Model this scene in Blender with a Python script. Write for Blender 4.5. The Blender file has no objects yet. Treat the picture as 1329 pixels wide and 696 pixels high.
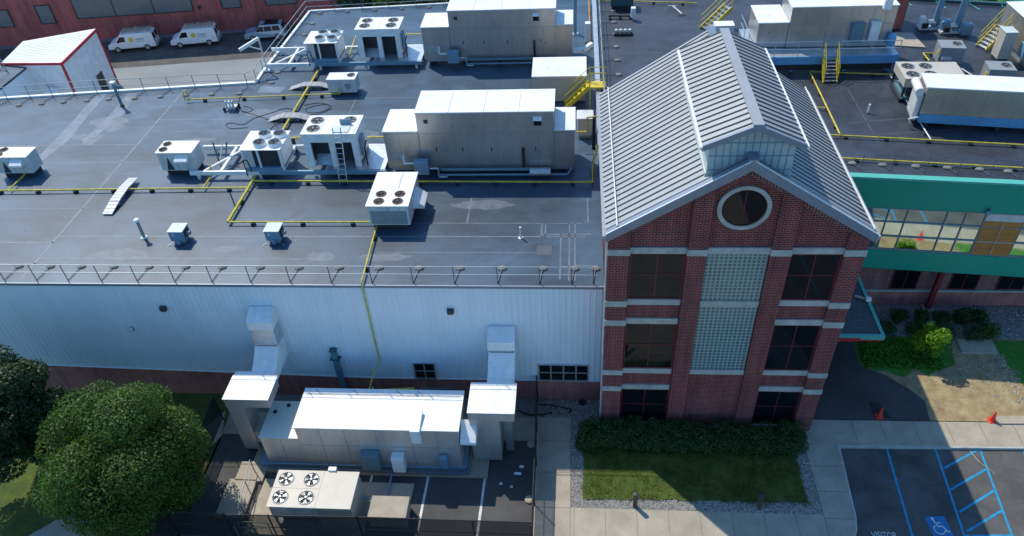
import bpy, math, random
import numpy as np
from mathutils import Matrix, Vector
S = bpy.context.scene
COL = S.collection
rad = math.radians
rng = random.Random(7)

# ------------------------------------------------------------------ camera
CAM = np.array([-1.47290639, -28.20150345, 33.52912157])
YAW, PIT, ROL, FPX = -0.10726927, -0.69833213, -0.06466813, 985.839
_f = np.array([math.sin(YAW)*math.cos(PIT), math.cos(YAW)*math.cos(PIT), math.sin(PIT)])
_r = np.array([math.cos(YAW), -math.sin(YAW), 0.0]); _u = np.cross(_r, _f)
_R = math.cos(ROL)*_r+math.sin(ROL)*_u; _U = -math.sin(ROL)*_r+math.cos(ROL)*_u
cd = bpy.data.cameras.new('camera'); cam = bpy.data.objects.new('camera', cd); COL.objects.link(cam)
m3 = Matrix((_R, _U, -_f)).transposed()
cam.matrix_world = Matrix.Translation(Vector(CAM)) @ m3.to_4x4()
cd.sensor_fit = 'HORIZONTAL'; cd.sensor_width = 36.0; cd.lens = 36.0*FPX/1329.0
cd.clip_start = 0.5; cd.clip_end = 2000
S.camera = cam

# ------------------------------------------------------------------ light
SUN = Vector((-0.50, 0.54, 1.0)).normalized()
W = bpy.data.worlds.new('World'); S.world = W; W.use_nodes = True
nt = W.node_tree
sky = nt.nodes.new('ShaderNodeTexSky'); sky.sky_type = 'NISHITA'; sky.sun_disc = False
sky.sun_elevation = math.asin(SUN.z); sky.sun_rotation = math.atan2(SUN.x, SUN.y) % (2*math.pi)
sky.air_density = 1.0; sky.dust_density = 0.6; sky.ozone_density = 5.0
tint = nt.nodes.new('ShaderNodeMix'); tint.data_type = 'RGBA'; tint.blend_type = 'MULTIPLY'; tint.inputs[0].default_value = 1.0
tint.inputs[7].default_value = (0.72, 1.03, 1.15, 1); nt.links.new(sky.outputs[0], tint.inputs[6])
nt.links.new(tint.outputs[2], nt.nodes['Background'].inputs[0]); nt.nodes['Background'].inputs[1].default_value = 0.148
sl = bpy.data.lights.new('sun', 'SUN'); sl.energy = 3.4; sl.angle = rad(0.53); sl.color = (1.0, 0.93, 0.78)
so = bpy.data.objects.new('sun', sl); COL.objects.link(so)
so.rotation_euler = SUN.to_track_quat('Z', 'Y').to_euler()
so.location = (-30, 40, 60)
S.view_settings.view_transform = 'Standard'; S.view_settings.look = 'None'
S.view_settings.exposure = 0.26; S.view_settings.gamma = 1.0; S.view_settings.use_curve_mapping = False
S.cycles.max_bounces = 6

# ------------------------------------------------------------------ helpers
def ray(u, v): return _f*FPX+_R*(u-664.5)-_U*(v-348)
def A(u, v, z):
    d = ray(u, v); p = CAM+d*(z-CAM[2])/d[2]; return (float(p[0]), float(p[1]))
def onY(u, v, y):
    d = ray(u, v); p = CAM+d*(y-CAM[1])/d[1]; return (float(p[0]), float(p[2]))

def mat(name, col, rough=0.6, metal=0.0, var=0.12, scale=3.0, bump=0.0, bscale=40.0, spec=0.5, col2=None, stretch=(1, 1, 1), ior=1.5, fine=0.0, fscale=60.0, grime=0.0, gscale=0.9, gstretch=(1,1,1)):
    m = bpy.data.materials.new(name); m.use_nodes = True
    n = m.node_tree.nodes; l = m.node_tree.links; b = n['Principled BSDF']
    b.inputs['Roughness'].default_value = rough; b.inputs['Metallic'].default_value = metal
    b.inputs['Specular IOR Level'].default_value = spec; b.inputs['IOR'].default_value = ior
    tc = n.new('ShaderNodeTexCoord'); mp = n.new('ShaderNodeMapping'); mp.inputs['Scale'].default_value = stretch
    l.new(tc.outputs['Object'], mp.inputs[0])
    nz = n.new('ShaderNodeTexNoise'); nz.inputs['Scale'].default_value = scale; nz.inputs['Detail'].default_value = 6; nz.inputs['Roughness'].default_value = 0.6
    l.new(mp.outputs[0], nz.inputs['Vector'])
    rp = n.new('ShaderNodeValToRGB'); rp.color_ramp.elements[0].position = 0.3; rp.color_ramp.elements[1].position = 0.7
    c = np.array(col); c2 = np.array(col2) if col2 is not None else c
    lo = np.clip(c*(1-var), 0, 1) if col2 is None else c; hi = np.clip(c*(1+var), 0, 0.95) if col2 is None else c2
    rp.color_ramp.elements[0].color = (*lo, 1); rp.color_ramp.elements[1].color = (*hi, 1)
    l.new(nz.outputs['Fac'], rp.inputs[0]); out = rp.outputs[0]
    if fine > 0:
        n2 = n.new('ShaderNodeTexNoise'); n2.inputs['Scale'].default_value = fscale; n2.inputs['Detail'].default_value = 3
        l.new(tc.outputs['Object'], n2.inputs['Vector'])
        mr = n.new('ShaderNodeMapRange'); mr.inputs[1].default_value = 0.3; mr.inputs[2].default_value = 0.7; mr.inputs[3].default_value = 1-fine; mr.inputs[4].default_value = 1+fine
        l.new(n2.outputs['Fac'], mr.inputs[0])
        mx = n.new('ShaderNodeMix'); mx.data_type = 'RGBA'; mx.blend_type = 'MULTIPLY'; mx.inputs[0].default_value = 1
        l.new(out, mx.inputs[6]); l.new(mr.outputs[0], mx.inputs[7]); out = mx.outputs[2]
    if grime > 0:
        m2 = n.new('ShaderNodeMapping'); m2.inputs['Scale'].default_value = gstretch; l.new(tc.outputs['Object'], m2.inputs[0])
        n3 = n.new('ShaderNodeTexNoise'); n3.inputs['Scale'].default_value = gscale; n3.inputs['Detail'].default_value = 8; n3.inputs['Roughness'].default_value = 0.7; n3.inputs['Distortion'].default_value = 0.6
        l.new(m2.outputs[0], n3.inputs['Vector'])
        r3_ = n.new('ShaderNodeMapRange'); r3_.inputs[1].default_value = 0.42; r3_.inputs[2].default_value = 0.68; r3_.inputs[3].default_value = 1.0+grime*.35; r3_.inputs[4].default_value = 1-grime
        l.new(n3.outputs['Fac'], r3_.inputs[0]); mx3 = n.new('ShaderNodeMix'); mx3.data_type = 'RGBA'; mx3.blend_type = 'MULTIPLY'; mx3.inputs[0].default_value = 1
        l.new(out, mx3.inputs[6]); l.new(r3_.outputs[0], mx3.inputs[7]); out = mx3.outputs[2]
    l.new(out, b.inputs['Base Color'])
    if bump > 0:
        nb = n.new('ShaderNodeTexNoise'); nb.inputs['Scale'].default_value = bscale; nb.inputs['Detail'].default_value = 4
        l.new(tc.outputs['Object'], nb.inputs['Vector'])
        bp = n.new('ShaderNodeBump'); bp.inputs['Strength'].default_value = bump; bp.inputs['Distance'].default_value = 0.05
        l.new(nb.outputs['Fac'], bp.inputs['Height']); l.new(bp.outputs[0], b.inputs['Normal'])
    return m

def mat_brick(name, c1, c2, mortar, bw, bh, ms, rough=0.85):
    m = bpy.data.materials.new(name); m.use_nodes = True
    n = m.node_tree.nodes; l = m.node_tree.links; b = n['Principled BSDF']; b.inputs['Roughness'].default_value = rough
    tc = n.new('ShaderNodeTexCoord'); sx = n.new('ShaderNodeSeparateXYZ'); l.new(tc.outputs['Object'], sx.inputs[0])
    ad = n.new('ShaderNodeMath'); l.new(sx.outputs[0], ad.inputs[0]); l.new(sx.outputs[1], ad.inputs[1])
    cb = n.new('ShaderNodeCombineXYZ'); l.new(ad.outputs[0], cb.inputs[0]); l.new(sx.outputs[2], cb.inputs[1])
    br = n.new('ShaderNodeTexBrick'); l.new(cb.outputs[0], br.inputs['Vector'])
    br.inputs['Scale'].default_value = 1; br.inputs['Brick Width'].default_value = bw; br.inputs['Row Height'].default_value = bh; br.inputs['Mortar Size'].default_value = ms
    br.inputs['Color1'].default_value = (*c1, 1); br.inputs['Color2'].default_value = (*c2, 1); br.inputs['Mortar'].default_value = (*mortar, 1)
    br.inputs['Bias'].default_value = -0.1; br.inputs['Mortar Smooth'].default_value = 0.2
    nz = n.new('ShaderNodeTexNoise'); nz.inputs['Scale'].default_value = 0.8; nz.inputs['Detail'].default_value = 8; l.new(tc.outputs['Object'], nz.inputs['Vector'])
    mr = n.new('ShaderNodeMapRange'); mr.inputs[3].default_value = 0.7; mr.inputs[4].default_value = 1.3; l.new(nz.outputs['Fac'], mr.inputs[0])
    mx = n.new('ShaderNodeMix'); mx.data_type = 'RGBA'; mx.blend_type = 'MULTIPLY'; mx.inputs[0].default_value = 1
    l.new(br.outputs['Color'], mx.inputs[6]); l.new(mr.outputs[0], mx.inputs[7])
    mp = n.new('ShaderNodeMapping'); mp.inputs['Scale'].default_value = (2.2,2.2,.22); l.new(tc.outputs['Object'], mp.inputs[0])
    n4 = n.new('ShaderNodeTexNoise'); n4.inputs['Scale'].default_value = 1.0; n4.inputs['Detail'].default_value = 8; n4.inputs['Roughness'].default_value = 0.7; l.new(mp.outputs[0], n4.inputs['Vector'])
    r4_ = n.new('ShaderNodeMapRange'); r4_.inputs[1].default_value = 0.35; r4_.inputs[2].default_value = 0.7; r4_.inputs[3].default_value = 1.18; r4_.inputs[4].default_value = 0.62; l.new(n4.outputs['Fac'], r4_.inputs[0])
    mx4 = n.new('ShaderNodeMix'); mx4.data_type = 'RGBA'; mx4.blend_type = 'MULTIPLY'; mx4.inputs[0].default_value = 1
    l.new(mx.outputs[2], mx4.inputs[6]); l.new(r4_.outputs[0], mx4.inputs[7]); l.new(mx4.outputs[2], b.inputs['Base Color'])
    bp = n.new('ShaderNodeBump'); bp.inputs['Strength'].default_value = 0.4; bp.inputs['Distance'].default_value = 0.01; bp.invert = True
    l.new(br.outputs['Fac'], bp.inputs['Height']); l.new(bp.outputs[0], b.inputs['Normal'])
    return m

def mat_leaf(name, col, col2, trans=0.25):
    m = mat(name, col, 0.55, col2=col2, scale=1.3, fine=0.35, fscale=9, spec=0.3)
    n = m.node_tree.nodes; l = m.node_tree.links; b = n['Principled BSDF']
    t = n.new('ShaderNodeBsdfTranslucent'); t.inputs[0].default_value = (col2[0]*1.3, col2[1]*1.5, col2[2]*0.6, 1)
    mx = n.new('ShaderNodeMixShader'); mx.inputs[0].default_value = trans
    l.new(b.outputs[0], mx.inputs[1]); l.new(t.outputs[0], mx.inputs[2]); l.new(mx.outputs[0], n['Material Output'].inputs[0])
    return m

def mat_mesh(name, col, cover):
    """chain link fabric: fine wire diamonds with open holes"""
    m = mat(name, col, 0.6, var=0.05)
    n = m.node_tree.nodes; l = m.node_tree.links; b = n['Principled BSDF']
    tc = n.new('ShaderNodeTexCoord'); sx = n.new('ShaderNodeSeparateXYZ'); l.new(tc.outputs['Object'], sx.inputs[0])
    a = n.new('ShaderNodeMath'); l.new(sx.outputs[0], a.inputs[0]); l.new(sx.outputs[1], a.inputs[1])
    outs = []
    for op in ('ADD', 'SUBTRACT'):
        p = n.new('ShaderNodeMath'); p.operation = op; l.new(a.outputs[0], p.inputs[0]); l.new(sx.outputs[2], p.inputs[1])
        q = n.new('ShaderNodeMath'); q.operation = 'MULTIPLY'; q.inputs[1].default_value = 16; l.new(p.outputs[0], q.inputs[0])
        r = n.new('ShaderNodeMath'); r.operation = 'FRACT'; l.new(q.outputs[0], r.inputs[0])
        g = n.new('ShaderNodeMath'); g.operation = 'LESS_THAN'; g.inputs[1].default_value = 1-math.sqrt(1-cover); l.new(r.outputs[0], g.inputs[0]); outs.append(g)
    mxm = n.new('ShaderNodeMath'); mxm.operation = 'MAXIMUM'; l.new(outs[0].outputs[0], mxm.inputs[0]); l.new(outs[1].outputs[0], mxm.inputs[1])
    t = n.new('ShaderNodeBsdfTransparent'); mx = n.new('ShaderNodeMixShader')
    l.new(mxm.outputs[0], mx.inputs[0]); l.new(t.outputs[0], mx.inputs[1]); l.new(b.outputs[0], mx.inputs[2]); l.new(mx.outputs[0], n['Material Output'].inputs[0])
    return m

OW = {}          # object name -> world matrix used while authoring
class MB:
    def __init__(s, M=None): s.v = []; s.f = []; s.M = M
    def add(s, vs, fs):
        k = len(s.v)
        if s.M is not None: vs = [tuple(s.M @ Vector(q)) for q in vs]
        s.v += [tuple(q) for q in vs]; s.f += [tuple(k+i for i in f) for f in fs]; return s
    def box(s, x0, x1, y0, y1, z0, z1):
        return s.add([(x0,y0,z0),(x1,y0,z0),(x1,y1,z0),(x0,y1,z0),(x0,y0,z1),(x1,y0,z1),(x1,y1,z1),(x0,y1,z1)],
                     [(3,2,1,0),(4,5,6,7),(0,1,5,4),(1,2,6,5),(2,3,7,6),(3,0,4,7)])
    def prism(s, pts, z0, z1):
        n = len(pts); a = sum(pts[i][0]*pts[(i+1)%n][1]-pts[(i+1)%n][0]*pts[i][1] for i in range(n))
        if a < 0: pts = pts[::-1]
        zz0 = z0 if isinstance(z0, (list, tuple)) else [z0]*n; zz1 = z1 if isinstance(z1, (list, tuple)) else [z1]*n
        if a < 0: zz0 = zz0[::-1]; zz1 = zz1[::-1]
        return s.add([(p[0],p[1],zz0[i]) for i, p in enumerate(pts)]+[(p[0],p[1],zz1[i]) for i, p in enumerate(pts)],
                     [tuple(range(n))[::-1], tuple(range(n, 2*n))]+[(i,(i+1)%n,n+(i+1)%n,n+i) for i in range(n)])
    def prismY(s, pts, y0, y1):
        """pts in (x,z) counter-clockwise seen from -Y"""
        n = len(pts); a = sum(pts[i][0]*pts[(i+1)%n][1]-pts[(i+1)%n][0]*pts[i][1] for i in range(n))
        if a < 0: pts = pts[::-1]
        return s.add([(p[0],y0,p[1]) for p in pts]+[(p[0],y1,p[1]) for p in pts],
                     [tuple(range(n)), tuple(range(n,2*n))[::-1]]+[(i,n+i,n+(i+1)%n,(i+1)%n) for i in range(n)])
    def sheet(s, pts, z):
        n = len(pts); a = sum(pts[i][0]*pts[(i+1)%n][1]-pts[(i+1)%n][0]*pts[i][1] for i in range(n))
        if a < 0: pts = pts[::-1]
        return s.add([(p[0],p[1],z) for p in pts], [tuple(range(n))])
    def bar(s, p, q, w, h=None, up=(0,0,1)):
        h = h or w; p = Vector(p); q = Vector(q); d = (q-p); 
        if d.length < 1e-6: return s
        d.normalize(); U = Vector(up)
        if abs(d.dot(U)) > .99: U = Vector((0,1,0))
        X = d.cross(U).normalized()*w/2; Z = X.normalized().cross(d)*h/2
        vs = [p-X-Z,p+X-Z,p+X+Z,p-X+Z,q-X-Z,q+X-Z,q+X+Z,q-X+Z]
        return s.add(vs, [(0,1,2,3),(7,6,5,4),(1,0,4,5),(2,1,5,6),(3,2,6,7),(0,3,7,4)])
    def cone(s, p, q, r0, r1=None, n=10, cap=True):
        r1 = r0 if r1 is None else r1; p = Vector(p); q = Vector(q); d = (q-p).normalized()
        U = Vector((0,0,1)) if abs(d.z) < .95 else Vector((1,0,0)); X = d.cross(U).normalized(); Y = X.cross(d)*-1
        vs = []
        for c, r in ((p,r0),(q,r1)):
            for i in range(n): a = 2*math.pi*i/n; vs.append(c+X*math.cos(a)*r+Y*math.sin(a)*r)
        fs = [(i,(i+1)%n,n+(i+1)%n,n+i) for i in range(n)]
        if cap: fs += [tuple(range(n))[::-1], tuple(range(n,2*n))]
        return s.add(vs, fs)
    def tube(s, pts, r, n=8):
        for a, b in zip(pts[:-1], pts[1:]): s.cone(a, b, r, r, n)
        return s
    def disc(s, c, r, n=20):
        return s.add([(c[0]+r*math.cos(2*math.pi*i/n), c[1]+r*math.sin(2*math.pi*i/n), c[2]) for i in range(n)], [tuple(range(n))])
    def lathe(s, c, prof, n=16, sx=1, sy=1):
        vs = []; k = len(prof)
        for r, z in prof:
            for i in range(n): a = 2*math.pi*i/n; vs.append((c[0]+r*sx*math.cos(a), c[1]+r*sy*math.sin(a), c[2]+z))
        fs = [(j*n+i, j*n+(i+1)%n, (j+1)*n+(i+1)%n, (j+1)*n+i) for j in range(k-1) for i in range(n)]
        fs += [tuple(range(n))[::-1], tuple(range((k-1)*n, k*n))]
        return s.add(vs, fs)
    def build(s, name, m, parent=None, smooth=False, bevel=0.0):
        me = bpy.data.meshes.new(name)
        vs = s.v
        Wm = OW.get(parent.name) if parent else None
        if Wm is not None:
            I = Wm.inverted(); vs = [tuple(I @ Vector(q)) for q in vs]
        me.from_pydata(vs, [], s.f); me.update()
        o = bpy.data.objects.new(name, me); COL.objects.link(o); me.materials.append(m)
        if smooth:
            for p in me.polygons: p.use_smooth = True
            e = o.modifiers.new('split', 'EDGE_SPLIT'); e.split_angle = rad(40)
        if bevel:
            bv = o.modifiers.new('bevel', 'BEVEL'); bv.width = bevel; bv.segments = 2; bv.limit_method = 'ANGLE'; bv.angle_limit = rad(40); bv.harden_normals = False
        if parent:
            o.parent = parent; OW[o.name] = Wm if Wm is not None else Matrix.Identity(4)
        else: OW[o.name] = Matrix.Identity(4)
        return o
def B(*a): return MB().box(*a)

def tag(o, label, cat, group=None, kind=None):
    if label: o['label'] = label
    if cat: o['category'] = cat
    if group: o['group'] = group
    if kind: o['kind'] = kind
    return o
def thing(name, label, cat, loc=(0,0,0), rz=0.0, group=None):
    o = bpy.data.objects.new(name, None); COL.objects.link(o); o.empty_display_size = 0.3
    o.location = loc; o.rotation_euler = (0,0,rz); OW[o.name] = Matrix.Translation(Vector(loc)) @ Matrix.Rotation(rz, 4, 'Z')
    return tag(o, label, cat, group)
def struct(name, mb, m, kind='structure'):
    o = mb.build(name, m); o['kind'] = kind; return o
def dup(root, loc, rz, label, group=None):
    r = root.copy(); COL.objects.link(r); r.location = loc; r.rotation_euler = (0,0,rz); r['label'] = label
    if group: r['group'] = group
    OW[r.name] = Matrix.Translation(Vector(loc)) @ Matrix.Rotation(rz, 4, 'Z')
    for ch in list(root.children):
        c = ch.copy(); COL.objects.link(c); c.parent = r
        for g in ch.children:
            d = g.copy(); COL.objects.link(d); d.parent = c
    return r

# ------------------------------------------------------------------ materials
M = dict(
 roofL=mat('roof_membrane_pale', (0.046,0.081,0.124), 0.40, var=0.36, scale=0.16, bump=0.12, bscale=9, fine=0.08, fscale=14, grime=0.42, gscale=0.55, gstretch=(.5,1,1)),
 roofR=mat('roof_membrane_dark', (0.036,0.045,0.063), 0.52, var=0.32, scale=0.25, bump=0.12, bscale=9, fine=0.10, fscale=14, grime=0.42, gscale=0.6),
 seam=mat('roof_seam_tape', (0.125,0.16,0.205), 0.5, var=0.35, scale=1.5),
 pond=mat('dried_pond_film', (0.085,0.118,0.16), 0.5, var=0.3, scale=2.5),
 roofseam=mat('dark_roof_seam', (0.075,0.083,0.10), 0.55, var=0.25, scale=2),
 patch=mat('roof_patch', (0.065,0.085,0.115), 0.5, var=0.2, scale=2),
 stain=mat('roof_stain', (0.11,0.15,0.20), 0.45, var=0.35, scale=1.2),
 metalwall=mat('shade_tinted_white_siding', (0.76,0.84,0.90), 0.32, var=0.05, scale=0.5, stretch=(1,1,.25), grime=0.05, gscale=1.2, gstretch=(1,1,.12)),  # white siding; the blue of its sky-lit shade is mixed into the colour
 white=mat('white_paint', (0.80,0.81,0.80), 0.45, var=0.06, scale=1.2, grime=0.15, gscale=1.1),
 whitedirty=mat('weathered_white_paint', (0.62,0.61,0.59), 0.5, var=0.12, scale=1.4, grime=0.15, gscale=2, gstretch=(1,1,.3)),
 stainless=mat('brushed_panel_metal', (0.52,0.495,0.465), 0.32, metal=0.75, var=0.14, scale=0.7, stretch=(1,1,.3), bump=0.10, bscale=1.1, grime=0.12, gscale=1.5, gstretch=(1,1,.3)),
 yardmetal=mat('pale_panel_metal', (0.62,0.595,0.56), 0.36, metal=0.5, var=0.12, scale=0.7, stretch=(1,1,.3), bump=0.08, bscale=1.1, grime=0.12, gscale=1.5, gstretch=(1,1,.3)),
 rampc=mat('weathered_ramp_timber', (0.36,0.36,0.36), 0.75, var=0.15, scale=2),
 galv=mat('galvanised_steel', (0.55,0.58,0.60), 0.4, metal=0.7, var=0.15, scale=4),
 rail=mat('railing_steel', (0.36,0.42,0.43), 0.45, metal=0.5, var=0.1),
 raildark=mat('railing_dark_steel', (0.12,0.16,0.20), 0.5, metal=0.4, var=0.1),
 brick=mat_brick('tower_brick', (0.225,0.018,0.018), (0.105,0.011,0.011), (0.31,0.22,0.20), 0.27, 0.098, 0.011),
 brickplain=mat_brick('base_brick', (0.46,0.17,0.14), (0.40,0.145,0.12), (0.42,0.18,0.15), 0.4, 0.2, 0.01),
 brickfar=mat_brick('far_brick', (0.47,0.115,0.10), (0.38,0.09,0.08), (0.42,0.15,0.13), 0.4, 0.12, 0.012),
 brickgrn=mat_brick('low_brick', (0.26,0.075,0.07), (0.20,0.055,0.055), (0.40,0.30,0.28), 0.27, 0.098, 0.012),
 stone=mat('pale_stone', (0.42,0.43,0.40), 0.8, var=0.10, scale=2.5, fine=0.08, grime=0.22, gscale=1.5),
 redframe=mat('red_window_frame', (0.13,0.016,0.022), 0.45, var=0.08),
 glass=mat('dark_window_glass', (0.008,0.010,0.012), 0.03, var=0.05, ior=1.36),
 mirror=mat('reflective_window_glass', (0.74,0.86,0.76), 0.05, metal=1.0, var=0.03, scale=.5),
 fpane=mat('grey_window_glass', (0.17,0.18,0.18), 0.12, var=0.1),
 cwt=mat('weathered_counterweight', (0.20,0.195,0.18), 0.8, var=0.2),
 black=mat('black_rubber', (0.018,0.019,0.022), 0.7, var=0.2),
 dark=mat('dark_parts_and_shade', (0.03,0.033,0.04), 0.6, var=0.2),
 fan=mat('dark_fan_metal', (0.05,0.055,0.06), 0.4, metal=0.5, var=0.1),
 fanrust=mat('rusty_fan_guard', (0.20,0.12,0.085), 0.6, var=0.3, scale=5),
 seamroof=mat('standing_seam_metal', (0.37,0.38,0.39), 0.46, metal=0.25, var=0.06, scale=0.6, grime=0.08, gscale=1.0),
 ribdark=mat('shadow_dark_rib', (0.13,0.14,0.155), 0.5, metal=0.2, var=0.06),  # ribs coloured dark to carry the shadow lines of the seams
 fascia=mat('slate_blue_fascia', (0.22,0.26,0.32), 0.45, metal=0.3, var=0.07),
 clad=mat('pale_clerestory_panel', (0.56,0.62,0.58), 0.4, var=0.05),
 clglass=mat('backlit_pale_glazing', (0.42,0.49,0.48), 0.35, var=0.14, scale=1.2),  # opaque; light coming through from behind is put into the pale colour
 green=mat('green_fascia_panel', (0.004,0.33,0.225), 0.45, var=0.05, scale=0.4),
 greenedge=mat('light_green_coping', (0.10,0.46,0.38), 0.4, var=0.06),
 yellow=mat('safety_yellow', (0.66,0.50,0.03), 0.5, var=0.12, scale=3),
 pipe=mat('yellow_gas_pipe_paint', (0.58,0.47,0.05), 0.55, var=0.22, scale=2.5, grime=0.25, gscale=1.8),
 tan=mat('tan_painted_steel', (0.52,0.47,0.40), 0.5, var=0.07, scale=1.5),
 bluegrey=mat('blue_grey_enamel', (0.17,0.29,0.39), 0.45, var=0.1, scale=3),
 steelblue=mat('shade_blue_steel', (0.13,0.36,0.62), 0.45, metal=0.15, var=0.12, scale=1),  # blue that shaded platform and skirt steel reflects, put into the colour
 greyac=mat('grey_enamel', (0.27,0.29,0.30), 0.45, var=0.08),
 teal=mat('teal_enamel', (0.03,0.10,0.11), 0.5, var=0.1),
 board=mat('brown_plywood_board', (0.50,0.20,0.05), 0.6, var=0.18, scale=1.2, stretch=(1,1,4)),
 red=mat('red_trim_paint', (0.50,0.025,0.035), 0.5, var=0.1),
 reddark=mat('dark_red_column_paint', (0.22,0.025,0.03), 0.5, var=0.08),
 concrete=mat('concrete', (0.385,0.335,0.265), 0.85, var=0.12, scale=0.7, fine=0.08, fscale=25, grime=0.16, gscale=0.8),
 concjoint=mat('joint_shadowless_sealant', (0.17,0.16,0.15), 0.9, var=0.1),
 lot=mat('worn_lot_paving', (0.225,0.245,0.26), 0.85, var=0.14, scale=0.15, fine=0.07, fscale=20),
 asphalt=mat('asphalt', (0.068,0.067,0.070), 0.8, var=0.3, scale=0.45, bump=0.2, bscale=60, fine=0.15, fscale=45),
 asphaltpk=mat('parking_asphalt', (0.090,0.087,0.086), 0.85, var=0.20, scale=0.5, bump=0.2, bscale=60, fine=0.14, fscale=45, grime=0.35, gscale=0.7),
 bluepaint=mat('blue_marking_paint', (0.012,0.27,0.50), 0.6, var=0.25, scale=5),
 bluepad=mat('blue_symbol_paint', (0.012,0.17,0.42), 0.6, var=0.15, scale=4),
 whitepaint=mat('white_marking_paint', (0.62,0.62,0.60), 0.6, var=0.25, scale=5),
 grass=mat('lawn_grass', (0.042,0.080,0.010), 0.9, col2=(0.100,0.122,0.015), scale=1.4, bump=0.5, bscale=50, fine=0.42, fscale=30, grime=0.22, gscale=0.8),
 grassgrn=mat('garden_grass', (0.035,0.15,0.014), 0.9, col2=(0.075,0.23,0.022), scale=1.2, bump=0.5, bscale=50, fine=0.35, fscale=38),
 dirt=mat('dry_dirt', (0.22,0.155,0.08), 0.95, col2=(0.42,0.33,0.19), scale=1.6, bump=0.4, bscale=20, fine=0.2, fscale=30),
 mulch=mat('brown_mulch', (0.06,0.045,0.032), 0.95, var=0.4, scale=4, bump=0.4, bscale=30, fine=0.4, fscale=35),
 terrain=mat('ground_soil', (0.16,0.15,0.12), 0.95, var=0.25, scale=0.1),
 gravel=mat('crushed_gravel', (0.22,0.215,0.20), 0.9, var=0.35, scale=14, bump=0.5, bscale=30, fine=0.45, fscale=16),
 canopygravel=mat('canopy_roof_gravel', (0.10,0.11,0.12), 0.9, var=0.35, scale=12, bump=0.5, bscale=30, fine=0.5, fscale=14),
 stones=mat('river_stones', (0.22,0.20,0.18), 0.85, col2=(0.50,0.47,0.42), scale=5, fine=0.2),
 bark=mat('bark', (0.09,0.065,0.045), 0.9, var=0.3, scale=6, bump=0.4, bscale=20),
 blade=mat_leaf('lawn_blade', (0.048,0.088,0.010), (0.115,0.135,0.018), 0.2),
 cover=mat_leaf('bright_cover_leaf', (0.045,0.17,0.014), (0.09,0.26,0.025)),
 leafA=mat_leaf('broad_leaf', (0.036,0.084,0.012), (0.076,0.150,0.020)),
 leafB=mat_leaf('dark_leaf', (0.018,0.042,0.016), (0.036,0.075,0.022), 0.15),
 leafC=mat_leaf('lime_leaf', (0.105,0.23,0.012), (0.21,0.38,0.028), 0.4),
 leafH=mat_leaf('hedge_leaf', (0.022,0.062,0.016), (0.045,0.105,0.022), 0.15),
 cone=mat('orange_red_cone_plastic', (0.80,0.045,0.03), 0.45, var=0.05),
 tyre=mat('tyre_rubber', (0.02,0.02,0.021), 0.8, var=0.1),
 carwhite=mat('white_van_paint', (0.80,0.81,0.82), 0.25, var=0.03),
 carsilver=mat('silver_blue_car_paint', (0.38,0.48,0.58), 0.28, metal=0.35, var=0.03),
 rack=mat('brown_ladder_wood', (0.38,0.28,0.20), 0.6, var=0.2),
 emblem=mat('emblem_yellow', (0.75,0.55,0.03), 0.4, var=0.03),
 greytext=mat('grey_lettering', (0.42,0.44,0.46), 0.5, var=0.05),
 orange=mat('orange_rust_paint', (0.45,0.20,0.05), 0.6, var=0.15),
 copper=mat('dull_lamp_housing', (0.045,0.045,0.05), 0.5, var=0.1),
 rust=mat('rust_stained_louvre', (0.42,0.44,0.43), 0.6, var=0.15, scale=5),
 meshfab=mat_mesh('black_chain_link', (0.010,0.010,0.012), 0.78),
 greenpatina=mat('teal_grey_louver', (0.12,0.22,0.26), 0.5, var=0.12),
)
def mat_glassblock():
    m = bpy.data.materials.new('glass_block'); m.use_nodes = True
    n = m.node_tree.nodes; l = m.node_tree.links; b = n['Principled BSDF']; b.inputs['Roughness'].default_value = 0.18
    tc = n.new('ShaderNodeTexCoord'); sx = n.new('ShaderNodeSeparateXYZ'); l.new(tc.outputs['Object'], sx.inputs[0])
    cb = n.new('ShaderNodeCombineXYZ'); l.new(sx.outputs[0], cb.inputs[0]); l.new(sx.outputs[2], cb.inputs[1])
    br = n.new('ShaderNodeTexBrick'); br.offset = 0.0; l.new(cb.outputs[0], br.inputs['Vector'])
    br.inputs['Scale'].default_value = 1; br.inputs['Brick Width'].default_value = 0.205; br.inputs['Row Height'].default_value = 0.205; br.inputs['Mortar Size'].default_value = 0.042
    br.inputs['Mortar Smooth'].default_value = 0.25
    br.inputs['Color1'].default_value = (0.06,0.115,0.125,1); br.inputs['Color2'].default_value = (0.10,0.175,0.18,1); br.inputs['Mortar'].default_value = (0.27,0.36,0.345,1)
    l.new(br.outputs['Color'], b.inputs['Base Color'])
    bp = n.new('ShaderNodeBump'); bp.inputs['Strength'].default_value = 0.5; bp.inputs['Distance'].default_value = 0.02
    l.new(br.outputs['Fac'], bp.inputs['Height']); l.new(bp.outputs[0], b.inputs['Normal'])
    return m
M['block'] = mat_glassblock()

H = 8.57      # left roof
RH = 9.75     # right roof
G = -0.14     # parking level

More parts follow.
